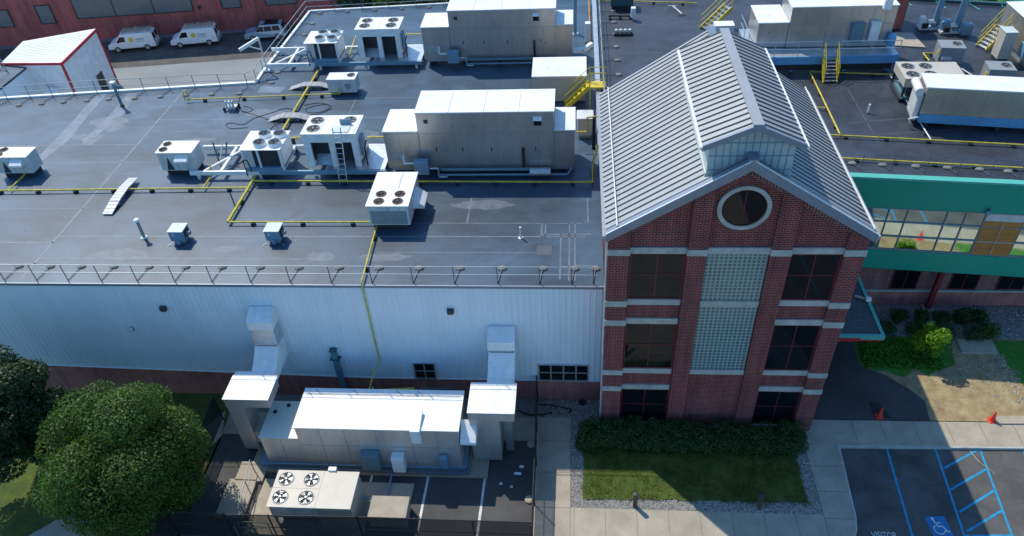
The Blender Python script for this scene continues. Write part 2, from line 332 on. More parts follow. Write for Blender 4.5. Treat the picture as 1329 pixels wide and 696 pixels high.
# ================================================================== GROUND
def rough(pts, amp, n=10, seed=1):
    g_ = random.Random(seed); out = []
    for (xa, ya), (xb, yb) in zip(pts, pts[1:]+pts[:1]):
        n_s = max(1, int(math.hypot(xb-xa,yb-ya)/.40)); a_s = min(amp, .09)
        for i in range(n_s):
            f = i/n_s; out.append((xa+(xb-xa)*f+g_.uniform(-a_s,a_s), ya+(yb-ya)*f+g_.uniform(-a_s,a_s)))
    return out
struct('ground', MB().sheet([(-400,-300),(400,-300),(400,500),(-400,500)], -0.30), M['terrain'])
struct('rear_lot', MB().sheet([(-140,16),(-20,19),(-20,120),(-140,120)], -0.05), M['lot'])
struct('lawn', MB().sheet([(-90,-60),(-21.0,-60),(-21.0,0),(-90,0)], -0.05), M['grass'])
struct('shaded_bed', MB().sheet([(-24.4,-9.8),(-21.2,-9.8),(-21.2,-3.3),(-22.6,-3.2),(-25.5,-7.0)], -0.046), M['mulch'])
pw = [(-29.6,-14),(-28.9,-9.6),(-27.3,-8.1),(-25.6,-8.6),(-24.2,-9.5),(-22.5,-10.8),(-21.5,-14)]
struct('curved_path', MB().sheet(pw, -0.042), M['concrete'])
struct('corner_path', MB().sheet([A(213,600,0), A(292,533,0), A(288,565,0), A(240,612,0)], -0.041), M['concrete'])
struct('yard_asphalt', MB().sheet([(-21.1,-60),(-3.45,-60),(-3.45,-2.9),(-21.1,-2.9)], -0.05), M['asphalt'])
struct('yard_slab', MB().box(-21.1,-3.45,-2.9,-1.35,-0.2,-0.02), M['concrete'])
struct('gravel_strip', MB().sheet([(-21.1,-1.35),(0,-1.35),(0,0),(-21.1,0)], -0.045), M['gravel'])
fb = MB()
for x0 in (-12.0,-9.02,-6.05): fb.sheet([(x0-.06,-5.2),(x0+.06,-5.2),(x0-.12,-14),(x0-.27,-14)], -0.044)
struct('yard_bay_line', fb, M['whitepaint'])
# front walk, one slab ring round the lawn with joints
wk = MB(); wk.box(-3.45,-1.62,-60,-1.33,-0.3,0.0)
struct('side_walk', wk, M['concrete'])
wk2 = MB(); wk2.box(-1.62,10.6,-60,-6.92,-0.3,-0.002)
struct('front_walk', wk2, M['concrete'])
rc = [(10.6,-60)]+[(11.2,-9.2),(11.55,-8.5),(11.9,-7.7),(12.05,-6.9),(12.1,-6.0),(12.2,-4.6),(12.32,-2.76),(40,-2.3),(40,-0.95),(10.6,-1.10)]
struct('entrance_walk', MB().prism(rc, -0.3, 0.0), M['concrete'])
struct('kerb', MB().prism([(11.28,-9.1),(11.63,-8.42),(11.98,-7.66),(12.14,-6.88),(12.19,-6.0),(12.29,-4.6),(12.41,-2.86),(40,-2.4),(40,-2.3),(12.32,-2.76),(12.2,-4.6),(12.1,-6.0),(12.05,-6.9),(11.9,-7.7),(11.55,-8.5),(11.2,-9.2)], -0.3, 0.012), M['stone'])
jt = MB()
for k in range(8): jt.box(-1.45+k*1.53,-1.43+k*1.53,-30,-6.92,-0.01,0.003)
for y in (-2.9,-4.9,-6.95,-8.9,-10.9): jt.box(-3.45,-1.62,y-.012,y+.012,-0.01,0.005)
jt.box(-1.64,-1.62,-30,-1.35,-0.01,0.005); jt.box(10.59,10.61,-30,-1.2,-0.01,0.005)
for y in (-4.1,-5.6,-7.1): jt.box(10.61,12.0,y-.012,y+.012,-0.01,0.005)
for x in (13.4,14.9,16.6,18.3,20.0,21.7,23.4): jt.box(x-.012,x+.012,-2.4,-1.0,-0.01,0.005)
struct('walk_joint', jt, M['concjoint'])
struct('parking_lot', MB().sheet([(10.8,-60),(60,-60),(60,-2.3),(12.0,-2.6),(12.0,-7.5),(10.8,-9.5)], G), M['asphaltpk'])
struct('entrance_drive', MB().sheet([(10.9,-1.05),(17.55,-1.0),(17.75,0.35),(17.2,1.2),(16.2,2.2),(14.95,2.95),(15.1,4.4),(15.2,8.2),(10.9,8.2)], -0.004), M['asphalt'])
struct('dirt_bed', MB().sheet([(11.1,-1.02),(40,-0.9),(40,5.2),(11.1,5.4)], -0.022), M['dirt'])
struct('garden_grass', MB().sheet(rough([(14.9,2.9),(15.6,2.55),(16.4,2.5),(17.2,2.1),(18.0,2.9),(18.5,2.2),(19.2,2.6),(20.4,3.1),(20.8,5.3),(15.15,5.3),(15.05,4.4)],.09), -0.012), M['grassgrn'])
struct('grass_verge', MB().sheet(rough([(22.7,-.9),(23.4,1.5),(23.2,3.9),(23.2,5.1),(40,5.1),(40,-.9)],.09), -0.012), M['grassgrn'])
struct('rock_bed', MB().sheet([(15.2,5.3),(40,5.1),(40,8.3),(15.2,8.3)], -0.016), M['gravel'])
struct('front_lawn', MB().sheet(rough([(-.98,-6.42),(9.95,-6.22),(10.1,-2.2),(-.98,-2.2)],.06,60,4), 0.03), M['grass'])
struct('lawn_bed', MB().sheet([(-1.62,-6.92),(10.6,-6.92),(10.6,-1.65),(-1.62,-1.35)], -0.02), M['gravel'])
# loose river stones round the lawn
sb = MB(); r2 = random.Random(3)
def stone(x, y, z, s):
    a = r2.random()*6.28; ca, sa = math.cos(a)*s, math.sin(a)*s; q = r2.uniform(.5,.8); h = s*r2.uniform(.5,.8)
    sb.add([(x+ca,y+sa,z),(x-sa*q,y+ca*q,z),(x-ca,y-sa,z),(x+sa*q,y-ca*q,z),(x+ca*.1,y+sa*.2,z+h)], [(0,1,4),(1,2,4),(2,3,4),(3,0,4)])
for i in range(3300):
    t = r2.random()
    if t < .50: x, y = r2.uniform(-1.6,10.55), r2.uniform(-6.9,-6.3)
    elif t < .68: x, y = r2.uniform(-1.6,-.97), r2.uniform(-6.9,-1.5)
    elif t < .84: x, y = r2.uniform(9.95,10.57), r2.uniform(-6.9,-2.2)
    else: x, y = r2.uniform(-3.4,0), r2.uniform(-1.3,-.05)
    stone(x, y, -.01, r2.uniform(.03,.085))
struct('river_stones', sb, M['stones'], 'stuff')
sb = MB()
for i in range(2200):
    stone(r2.uniform(15.3,27), r2.uniform(5.2,8.0), -.015, r2.uniform(.03,.08))
for i in range(160):
    x = r2.gauss(21.6,1.2); stone(x, r2.gauss(2.6,1.0), -.015, r2.uniform(.03,.10))
for i in range(90): stone(r2.gauss(23,.25), r2.uniform(-.5,4.0), -.015, r2.uniform(.04,.11))
struct('bed_stones', sb, M['stones'], 'stuff')
# parking paint
pk = MB(); zp = G+.004
def pline(p, q, w=.11):
    p = A(*p, G); q = A(*q, G); d = np.array(q)-np.array(p); d /= np.hypot(*d); nx = np.array((-d[1], d[0]))*w/2
    e = d*14 if q[1] < -7.3 else d*0
    pk.sheet([tuple(p+nx), tuple(p-nx), tuple(q+e-nx), tuple(q+e+nx)], zp)
pline((1150,579),(1184,696)); pline((1213,580),(1251,694)); pline((1271,581),(1313,694)); pline((1327,580),(1345,640))
struct('stall_line', pk, M['bluepaint'])
pk = MB(); zp = G+.008
for a, b in (((1225,608),(1271,583)),((1233,636),(1280,609)),((1245,665),(1290,637)),((1255,690),(1300,663))):
    p = A(*a, G); q = A(*b, G); d = np.array(q)-np.array(p); d /= np.hypot(*d); nx = np.array((-d[1], d[0]))*.055
    pk.sheet([tuple(p+nx), tuple(p-nx), tuple(q-nx), tuple(q+nx)], zp)
pk.sheet([A(1251,694,G), A(1313,694,G), A(1314,697,G), A(1252,697,G)], zp+.003)
ps_ = [A(u,v,G) for u, v in ((1252,562),(1256,578),(1262,590),(1271,600),(1281,607),(1291,615))]; sp2 = MB()
for i_, (p_, q_) in enumerate(zip(ps_[:-1], ps_[1:])):
    d_ = Vector((q_[0]-p_[0],q_[1]-p_[1],0)).normalized(); n3_ = d_.cross(Vector((0,0,1)))*(.022 if i_ < 3 else .014)
    z_ = .004 if p_[1] > -2.35 else G+.016
    P_, Q_ = Vector((*p_,z_)), Vector((*q_,z_)); sp2.add([P_+n3_,P_-n3_,Q_-n3_,Q_+n3_],[(0,1,2,3)])
struct('paint_spill', sp2, M['concrete'])
struct('hatched_aisle_marking', pk, M['bluepaint'])
q0 = A(1200,671,G); q1 = A(1225,670,G); wv = np.array(q1)-np.array(q0); dn = np.array((wv[1],-wv[0]))
acc = thing('accessible_symbol', 'blue square with white wheelchair symbol painted on the parking stall', 'road marking', (q0[0],q0[1],G))
def sy(a, b): return tuple(np.array(q0)+wv*a+dn*b)
MB().sheet([sy(0,0),sy(1,0),sy(1,1.25),sy(0,1.25)], G+.004).build('blue_square', M['bluepad'], acc)
wb = MB(); zz = G+.010
wb.sheet([sy(.34+.085*math.cos(t*.5236), .13+.085*math.sin(t*.5236)) for t in range(12)], zz)
def stroke(pts, w=.075):
    for a, b in zip(pts[:-1], pts[1:]):
        a = np.array(a); b = np.array(b); d = (b-a)/np.hypot(*(b-a)); n_ = np.array((-d[1], d[0]))*w/2
        wb.add([(*sy(*(a-n_)),zz),(*sy(*(a+n_)),zz),(*sy(*(b+n_)),zz),(*sy(*(b-n_)),zz)], [(0,1,2,3)])
stroke([(.36,.20),(.42,.58),(.68,.58),(.80,.92),(.92,.88)]); stroke([(.39,.38),(.64,.38)], .06)
stroke([(.44+.26*math.cos(t), .76+.26*math.sin(t)) for t in np.linspace(4.2,.35,16)], .065)
wb.build('wheelchair_figure', M['whitepaint'], acc)
tcu = bpy.data.curves.new('visitor_lettering', 'FONT'); tcu.body = 'VISITOR'; tcu.size = 0.52; tcu.extrude = 0.0
tob = bpy.data.objects.new('tmp', tcu); COL.objects.link(tob); bpy.context.view_layer.update()
tme = bpy.data.meshes.new_from_object(tob.evaluated_get(bpy.context.evaluated_depsgraph_get())); bpy.data.objects.remove(tob)
vt = bpy.data.objects.new('visitor_lettering', tme); COL.objects.link(vt); tme.materials.clear(); tme.materials.append(M['whitepaint'])
pv = A(1133,700,G); vt.location = (pv[0], pv[1]+.04, G+.006); vt.scale = (.62,1,1)
tag(vt, 'white VISITOR lettering painted on the dark parking stall', 'road marking')

# ================================================================== WAREHOUSE
wh = thing('warehouse_building', 'long flat-roofed warehouse with white ribbed metal front over a brick base', 'building', (-30,10,0))
foot = [(-75,.06),(-.02,.06),(-.02,38),(-24.6,36.1),(-25.0,24.0),(-25.1,22.4),(-44,20.4),(-75,16.8)]
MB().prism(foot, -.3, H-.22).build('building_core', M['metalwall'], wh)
rp = [(-75,.0),(0.0,.0),(0.0,38.3),(-24.85,36.3),(-25.25,24.2),(-25.2,22.6),(-44.1,20.65),(-75,17.0)]
MB().prism(rp, H-.2, H).build('roof_membrane', M['roofL'], wh)
sid = MB()
def zb(x): return 1.57+max(0,(-13-x))*.033
pts = []; x = -74.9
while x < -.05:
    pts += [(x,0.0),(x+.03,-.02),(x+.09,-.02),(x+.12,0.0)]; x += .305
pts.append((-.02,0.0))
vs = [(p[0],p[1]-.01,zb(p[0])) for p in pts]+[(p[0],p[1]-.01,H-.14) for p in pts]; n_ = len(pts)
sid.add(vs, [(i,i+1,n_+i+1,n_+i) for i in range(n_-1)])
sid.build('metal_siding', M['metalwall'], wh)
MB().add([(-75,-.005,-.3),(-.02,-.005,-.3),(-.02,-.005,zb(-1)),(-13,-.005,1.57),(-75,-.005,zb(-75)),(-75,.03,zb(-75)),(-13,.03,1.57),(-.02,.03,1.57)],
         [(0,1,2,3,4),(4,3,6,5),(3,2,7,6)]).build('brick_base', M['brickplain'], wh)
MB().add([(-75,-.06,zb(-75)),(-13,-.06,1.57),(-.02,-.06,1.57),(-.02,-.06,1.62),(-13,-.06,1.62),(-75,-.06,zb(-75)+.05),(-75,.0,zb(-75)+.05),(-13,.0,1.62),(-.02,.0,1.62)],
         [(0,1,4,5),(1,2,3,4),(5,4,7,6),(4,3,8,7)]).build('base_flashing', M['white'], wh)
MB().box(-75,-.01,-.08,-.003,H-.15,H+.012).build('roof_edge', M['fascia'], wh)
eb = MB(); eb.bar((-75,17.0,H+.06),(-44.1,20.65,H+.06),.25,.16); eb.bar((-44.1,20.65,H+.06),(-25.2,22.6,H+.06),.25,.16); eb.bar((-25.2,22.6,H+.06),(-25.25,24.2,H+.06),.2,.16); eb.bar((-25.25,24.2,H+.06),(-24.85,36.3,H+.06),.2,.15); eb.bar((-24.85,36.3,H+.06),(0,38.3,H+.06),.2,.15)
eb.build('parapet_cap', M['white'], wh)
sm = MB(); r3 = random.Random(5)
def seam(p, q, w=.07): sm.add([*(lambda P,Q,N:[P+N,P-N,Q-N,Q+N])(Vector((*p,H+.005)), Vector((*q,H+.005)), (Vector((*q,0))-Vector((*p,0))).normalized().cross(Vector((0,0,1)))*w/2)], [(0,1,2,3)])
seam((-30.6,.3),(-30.4,21.8),.12)
for y, x0, x1 in ((2.0,-30.5,-14.2),(3.35,-45,-30.5),(3.95,-30.5,-.9),(5.2,-12.1,-1.1),(1.5,-44,-30.5),(6.6,-60,-30.5),(11.7,-45,-28),(13.9,-60,-30.5),(15.6,-30.4,-22),(17.2,-30.4,-3),(13.3,-22,-13),(10.4,-31,-28),(2.6,-12,-3.2),(20.0,-19,-4)):
    seam((x0,y),(x1,y+r3.uniform(-.06,.06)), r3.uniform(.05,.09))
for x, y0, y1 in ((-7.4,5.2,7.6),(-3.25,3.95,5.2),(-3.05,3.95,5.2),(-1.75,.4,5.2),(-1.45,.4,5.2),(-.75,5.2,7.5),(-2.2,.5,4.2),(-8.6,14,19),(-17,17.2,20)):
    seam((x,y0),(x,y1), .08)
seam((-3.2,4.15),(-.6,4.2),.1); seam((-2.2,1.5),(-1.5,1.5),.06); seam((-1.4,1.6),(-.3,1.55),.06)
sm.build('roof_seams', M['seam'], wh)
st = MB()
st.sheet([(-36.6,11.6),(-36.1,11.6),(-35.6,14.5),(-36.0,18),(-36.2,21.2),(-37.0,21.2),(-36.7,16.5)], H+.0035); st.build('roof_stain', M['stain'], wh); st = MB()
st.sheet([(-34.6,14.4),(-34.1,14.2),(-33.4,18),(-33.9,21.3),(-34.6,21.3),(-34.4,18)], H+.0035); st.build('roof_stain', M['stain'], wh); st = MB()
st.sheet([(-24.6,21.1),(-22.9,21.0),(-22.7,21.9),(-24.7,22.2)], H+.0035)
st.build('roof_stain', M['stain'], wh)
r4 = random.Random(21)
for k in range(16):
    x, y = r4.uniform(-40,-3), r4.choice((r4.uniform(1.2,7.2), r4.uniform(13.5,19)))
    if -22 < x < -9 and 3.6 < y < 8: y = 2.2
    a_, b_ = r4.uniform(.5,1.8), r4.uniform(.25,.7)
    MB().sheet([(x+a_*math.cos(t)*r4.uniform(.7,1.15), y+b_*math.sin(t)*r4.uniform(.7,1.15)) for t in np.linspace(0,2*math.pi,19)[:-1]], H+.0022+k*.0001).build('ponding_mark', M['pond'], wh)
MB().box(-3.45,-2.65,2.35,3.2,H,H+.012).build('roof_patch', M['patch'], wh)
def small_window(name, x0, x1, z0, z1, nc, nr, par, y=0.0):
    f = MB(); t = .07
    f.box(x0,x1,y-.11,y-.012,z0,z0+t); f.box(x0,x1,y-.11,y-.012,z1-t,z1); f.box(x0,x0+t,y-.11,y-.012,z0+t,z1-t); f.box(x1-t,x1,y-.11,y-.012,z0+t,z1-t)
    for i in range(1,nc): c = x0+(x1-x0)*i/nc; f.box(c-.035,c+.035,y-.10,y-.012,z0+t,z1-t)
    for i in range(1,nr): c = z0+(z1-z0)*i/nr; f.box(x0+t,x1-t,y-.095,y-.012,c-.03,c+.03)
    w = f.build(name, M['galv'], par)
    MB().box(x0+.02,x1-.02,y-.06,y-.014,z0+.02,z1-.02).build('pane', M['glass'], w)
small_window('window', -10.34,-9.12,1.62,2.92,2,2,wh)
small_window('window', -3.42,-.68,1.64,2.96,4,2,wh)
for i, (x, z) in enumerate(((-23.2,6.9),(-7.82,6.88))):
    lt = thing('wall_light', ('black wall light on the white siding, left of the duct near the trees','black wall light on the white siding between the gas pipe and the tower')[i], 'wall light', (x,-.05,z), group='lights on the white wall')
    MB().box(x-.19,x+.19,-.05,-.04,z-.2,z+.16).build('back_plate', M['rust'], lt)
    MB().prismY([(x-.17,z+.14),(x+.17,z+.14),(x+.17,z-.12),(x-.17,z-.12)],-.24,-.052).build('housing', M['copper'], lt, bevel=.03)
    MB().box(x-.14,x+.14,-.22,-.08,z-.17,z-.121).build('lens', M['orange'], lt)
wv_ = thing('wall_vent', 'small pale square vent hood on the white siding at left', 'vent', (-25.6,-.05,5.3))
MB().box(-25.73,-25.47,-.07,-.045,5.15,5.43).build('flange', M['greyac'], wv_)
MB().prism([(-25.69,-.2),(-25.51,-.2),(-25.51,-.072),(-25.69,-.072)],5.19,[5.32,5.32,5.40,5.40]).build('hood', M['whitedirty'], wv_)
lv = thing('wall_flue', 'teal flue pipe strapped to the white siding right of the left duct', 'flue', (-14.6,-.15,1.9))
MB().box(-14.72,-14.42,-.33,-.05,.3,3.95).build('flue_duct', M['greenpatina'], lv, bevel=.01)
MB().box(-14.85,-14.30,-.36,-.048,3.28,3.36).build('strap', M['teal'], lv)
MB().box(-14.77,-14.37,-.37,-.049,3.96,4.02).build('cap', M['teal'], lv)

# duct work at the front wall
def front_duct(name, label, x0, x1, ztop, xb0, xb1, zb_, yb, leg):
    d = thing(name, label, 'duct', ((x0+x1)/2,-1,0), group='ducts from the wall to the yard unit')
    def profX(prof, xa, xb, nm, m):
        n = len(prof); mb = MB(); mb.add([(xa,p[0],p[1]) for p in prof]+[(xb,p[0],p[1]) for p in prof],
            [tuple(range(n))[::-1], tuple(range(n,2*n))]+[(i,(i+1)%n,n+(i+1)%n,n+i) for i in range(n)])
        return mb.build(nm, m, d, bevel=.015)
    profX([(-.05,ztop-.95),(-.05,ztop),(-.2,ztop),(-.95,ztop-.38),(-.95,ztop-.95)][::-1], x0, x1, 'wall_hood', M['white'])
    profX([(-.12,zb_+.75),(-.12,ztop-.955),(-.94,ztop-.955),(-.94,zb_+.75)][::-1], x0+.01, x1-.01, 'riser', M['galv'])
    profX([(-.12,zb_-.6),(-.12,zb_+.745),(-.94,zb_+.745),(-1.75,zb_+.12),(-2.1,zb_),(-2.1,zb_-.6)][::-1], x0+.015, x1-.015, 'elbow', M['white'])
    MB().box(x0+.1,x1-.1,-.965,-.945,zb_+.70,zb_+.77).build('flange', M['greyac'], d)
    MB().box(min(x0,xb0)+.01 if leg<0 else x0+.012, x1-.012 if leg<0 else x1-.012, -2.5,-2.105,zb_-.6,zb_-.002).build('duct_section', M['white'], d)
    MB().box(xb0,xb1,yb,-2.505,zb_-.62,zb_-.004).build('plenum', M['yardmetal'], d, bevel=.01)
    MB().box(xb0-.03,xb1+.03,yb-.03,-2.40,zb_,zb_+.03).build('plenum_cover', M['white'], d)
    return d
dl = front_duct('supply_duct','large white duct dropping from the siding beside the round tree', -18.45,-17.12,7.1, -19.3,-16.95,4.28,-4.02,-1)
MB().box(-19.28,-18.45,-3.98,-2.9,.12,3.655).build('drop_leg', M['yardmetal'], dl, bevel=.01)
MB().box(-18.45,-17.7,-3.9,-2.95,.6,1.5).build('side_box', M['tan'], dl, bevel=.01)
dr = front_duct('supply_duct','large white duct dropping from the siding near the brick tower', -5.95,-4.53,5.85, -6.72,-4.41,4.02,-4.37,1)
MB().box(-6.70,-5.2,-4.33,-2.9,.14,3.39).build('drop_leg', M['yardmetal'], dr, bevel=.01)
MB().box(-5.02,-4.62,-3.7,-3.45,.14,2.9).build('return_leg', M['galv'], dr, bevel=.01)

# ================================================================== BRICK TOWER
tw = thing('brick_tower', 'red brick gabled tower with round window and standing-seam metal roof', 'building', (5.53,4,0))
YF = -1.65; XL, XR = 0.0, 11.05; XM = 5.53
ze = 13.0; sl_ = (16.6-13.0)/(XM-XL)
core = MB().prismY([(XL+.03,-.3),(XR-.03,-.3),(XR-.03,13.27),(XM,16.92),(XL+.03,13.27)], YF, 10.3)
core.build('brick_wall', M['brick'], tw)
lev = ((12.05,12.39),(8.96,9.30),(7.72,8.07),(4.21,4.55),(2.98,3.32))
PX = ((0.0,.95),(3.48,4.32),(7.07,7.92),(10.18,11.05))
def gz(x): return 13.0+sl_*(x-XL) if x < XM else 13.0+sl_*(XR-x)
for i, (a, b) in enumerate(PX):
    MB().prismY([(a,-.3),(b,-.3),(b,gz(b)-.08),(a,gz(a)-.08)], -1.87, YF-.002).build('pilaster', M['brick'], tw)
    for z0, z1 in (lev if i in (0,3) else lev[:1]):
        MB().box(a-.03,b+.03,-1.91,YF-.004,z0,z1).build('stone_band', M['stone'], tw, bevel=.01)
for z0, z1 in lev:
    for a, b in ((.95,3.48),(7.92,10.18)):
        MB().box(a+.031,b-.031,-1.75,YF-.003,z0,z1).build('stone_band', M['stone'], tw, bevel=.01)
for z0, z1 in (lev[0],(8.90,9.24),(4.21,4.55)): MB().box(4.351,7.039,-1.76,YF-.003,z0,z1).build('stone_band', M['stone'], tw, bevel=.01)
# soldier course under the rake
for s_ in (-1, 1):
    sc_ = MB(); k = 0
    while k < 38:
        t = k/38*5.3+.15; x = XM+s_*t; z = gz(x)-.05
        sc_.bar((x,-1.70,z),(x,-1.70,z-.30),.10,.12,(0,1,0)); k += 1
    sc_.build('rake_brick_course', M['brickgrn'], tw)
def tower_window(x0, x1, z0, z1):
    f = MB(); y0, y1 = -1.705, -1.655; t = .06; xm = (x0+x1)/2; zm = z0+(z1-z0)*.54
    f.box(x0,x1,y0,y1,z0,z0+t); f.box(x0,x1,y0,y1,z1-t,z1); f.box(x0,x0+t,y0,y1,z0+t,z1-t); f.box(x1-t,x1,y0,y1,z0+t,z1-t)
    f.box(xm-.026,xm+.026,y0+.01,y1,z0+t,z1-t); f.box(x0+t,xm-.026,y0+.012,y1,zm-.022,zm+.022); f.box(xm+.026,x1-t,y0+.012,y1,zm-.022,zm+.022)
    w = f.build('window', M['redframe'], tw)
    MB().box(x0+.02,x1-.02,-1.672,-1.653,z0+.02,z1-.02).build('pane', M['glass'], w)
for z0, z1 in ((9.32,12.04),(4.57,7.71),(.30,2.97)):
    tower_window(1.0,3.44,z0,z1); tower_window(7.97,10.14,z0,z1)
for a, b in ((1.0,3.44),(7.97,10.14)): MB().box(a-.04,b+.04,-1.78,YF-.003,.16,.29).build('stone_sill', M['stone'], tw)
MB().box(4.36,7.03,-1.70,-1.656,9.26,12.04).build('glass_block_panel', M['block'], tw)
MB().box(4.36,7.03,-1.70,-1.656,4.57,8.88).build('glass_block_panel', M['block'], tw)
# round window
cx, cz = 5.6, 14.52
rg = MB(); n = 40
vs = []
for r, y in ((1.12,-1.66),(1.12,-1.78),(.94,-1.78),(.94,-1.66)):
    for i in range(n): a = 2*math.pi*i/n; vs.append((cx+r*math.cos(a), y, cz+r*math.sin(a)))
rg.add(vs, [(j*n+i, j*n+(i+1)%n, ((j+1)%4)*n+(i+1)%n, ((j+1)%4)*n+i) for j in range(4) for i in range(n)])
rw = rg.build('round_window', M['stone'], tw)
MB().prismY([(cx+.94*math.cos(2*math.pi*i/40), cz+.94*math.sin(2*math.pi*i/40)) for i in range(40)], -1.70,-1.655).build('pane', M['glass'], rw)
fr = MB(); vs = []
for r, y in ((.94,-1.702),(.94,-1.72),(.90,-1.72),(.90,-1.702)):
    for i in range(n): a = 2*math.pi*i/n; vs.append((cx+r*math.cos(a), y, cz+r*math.sin(a)))
fr.add(vs, [(j*n+i, j*n+(i+1)%n, ((j+1)%4)*n+(i+1)%n, ((j+1)%4)*n+i) for j in range(4) for i in range(n)]); fr.box(cx-.02,cx+.02,-1.73,-1.702,cz-.85,cz+.85)
fr.build('window_frame', M['redframe'], rw)
# main roof
RY0, RY1 = -2.2, 10.75
zE, zA = 13.42, 17.08; xE0, xE1 = -.14, 11.14
def rz_(x): return zE+(zA-zE)*(1-abs(x-XM)/(XM-xE0))
rf = MB()
for s_, xe in ((0,xE0),(1,xE1)):
    rf.add([(xe,RY0,zE),(XM,RY0,zA),(XM,RY1,zA),(xe,RY1,zE),(xe,RY0,zE-.12),(XM,RY0,zA-.12),(XM,RY1,zA-.12),(xe,RY1,zE-.12)],
           [(0,1,2,3) if s_ else (3,2,1,0),(4,5,6,7),(0,1,5,4),(2,3,7,6),(0,3,7,4)])
rf.build('metal_roof', M['seamroof'], tw)
rb = MB(); y = RY0+.38
while y < RY1:
    for xe in (xE0, xE1): rb.bar((xe,y,zE+.03),(XM,y,zA+.03),.034,.05)
    y += .41
rb.build('roof_ribs', M['ribdark'], tw)
fa = MB()
for xe in (xE0, xE1):
    fa.add(
        [(xe,RY0-.04,zE-.36),(XM,RY0-.04,zA-.40),(XM,RY0-.04,zA+.07),(xe,RY0-.04,zE+.07),(xe,RY0+.30,zE-.36),(XM,RY0+.30,zA-.40),(XM,RY0+.30,zA+.07),(xe,RY0+.30,zE+.07)],
        [(0,1,2,3),(4,7,6,5),(3,2,6,7),(0,4,5,1),(0,3,7,4)])
fa.build('rake_fascia', M['fascia'], tw)
fl = MB()
for xe, s_ in ((xE0,1),(xE1,-1)): fl.bar((xe+.0,RY0-.02,zE+.09),(XM,RY0-.02,zA+.09),.05,.03)
fl.build('rake_trim', M['white'], tw)
for xe, s_ in ((xE0,-1),(xE1,1)):
    xa, xb = sorted((xe+s_*.14, xe-s_*.0)); MB().box(xa,xb,RY0,RY1,zE-.20,zE-.03).build('gutter', M['seamroof'], tw)
for xx in (.33, 10.98): MB().bar((xx,RY0+.1,rz_(xx)+.14),(xx,RY1-.1,rz_(xx)+.14),.05,.06).build('snow_guard', M['white'], tw)
MB().tube([(-.10,-1.98,zE-.22),(-.045,-1.72,12.4),(-.045,-1.72,.1)], .055).build('downspout', M['whitedirty'], tw)
# clerestory
CX0, CX1 = 3.86, 7.22; CY0, CY1 = -1.62, 6.9; cE, cA = 17.62, 18.52; zL = 15.2
MB().prismY([(CX0,zL),(CX1,zL),(CX1,cE-.05),(XM,cA-.12),(CX0,cE-.05)], CY0+.05, CY1).build('clerestory_wall', M['clad'], tw)
cg = MB().prismY([(CX0+.02,rz_(CX0)-.05),(XM,zA-.05),(CX1-.02,rz_(CX1)-.05),(CX1-.02,cE-.06),(XM,cA-.13),(CX0+.02,cE-.06)], CY0-.0, CY0+.045).build('clerestory_glazing', M['clglass'], tw)
ml = MB()
for i in range(1,12):
    x = CX0+(CX1-CX0)*i/12; ml.box(x-.012,x+.012,CY0-.03,CY0-.004,rz_(x)-.02,(cE-.06)+(cA-cE)*(1-abs(x-XM)/1.75)-.04)
for z in (16.35,17.0,17.6): 
    hw = 1.75 if z < cE else max(.1,1.75*(cA-z)/(cA-cE)-.1); il = max(0,(zA-z)/((zA-zE)/(XM-xE0))) if z < zA else 0
    if il > 0:
        z_in = XM-1.75*0
        xl = XM-(zA-z)/((zA-zE)/(XM-xE0)); 
        ml.box(CX0+.02,min(xl,XM)+0.0,CY0-.028,CY0-.005,z-.018,z+.018) if xl > CX0 else None
        xr = XM+(zA-z)/((zA-zE)/(XM-xE0)); ml.box(max(xr,XM),CX1-.02,CY0-.028,CY0-.005,z-.018,z+.018) if xr < CX1 else None
    else: ml.box(XM-hw,XM+hw,CY0-.028,CY0-.005,z-.018,z+.018)
ml.build('glazing_bars', M['bluegrey'], cg)
cr_ = MB(); c0, c1 = 3.52, 7.52; y0, y1 = -1.95, 7.05
for xe in (c0, c1):
    cr_.add([(xe,y0,cE),(XM,y0,cA),(XM,y1,cA),(xe,y1,cE),(xe,y0,cE-.1),(XM,y0,cA-.1),(XM,y1,cA-.1),(xe,y1,cE-.1)], [(0,1,2,3),(4,5,6,7),(0,1,5,4),(2,3,7,6),(0,3,7,4)])
cr_.build('clerestory_roof', M['seamroof'], tw)
rb = MB(); y = y0+.35
while y < y1:
    for xe in (c0, c1): rb.bar((xe,y,cE+.03),(XM,y,cA+.03),.034,.05)
    y += .41
rb.build('clerestory_ribs', M['ribdark'], tw)
cf = MB()
for xe in (c0, c1):
    cf.add([(xe,y0-.03,cE-.2),(XM,y0-.03,cA-.2),(XM,y0-.03,cA+.06),(xe,y0-.03,cE+.06),(xe,y0+.12,cE-.2),(XM,y0+.12,cA-.2),(XM,y0+.12,cA+.06),(xe,y0+.12,cE+.06)], [(0,1,2,3),(4,7,6,5),(3,2,6,7),(0,4,5,1),(0,3,7,4)])
cf.build('clerestory_fascia', M['fascia'], tw)
rc_ = MB(); rc_.bar((XM,y0-.05,cA+.07),(XM,y1+.05,cA+.07),.42,.06); rc_.build('ridge_cap', M['seamroof'], tw)
rc2 = MB(); rc2.bar((XM,RY0-.05,zA+.09),(XM,CY0,zA+.09),.40,.07); rc2.build('ridge_cap', M['fascia'], tw); rc2 = MB(); rc2.bar((XM,CY1,zA+.09),(XM,RY1,zA+.09),.40,.07); rc2.build('ridge_cap', M['fascia'], tw)
for xe, s_ in ((c0,-1),(c1,1)):
    xa, xb = sorted((xe+s_*.10, xe)); MB().box(xa,xb,y0,y1,cE-.15,cE-.01).build('clerestory_gutter', M['white'], tw)
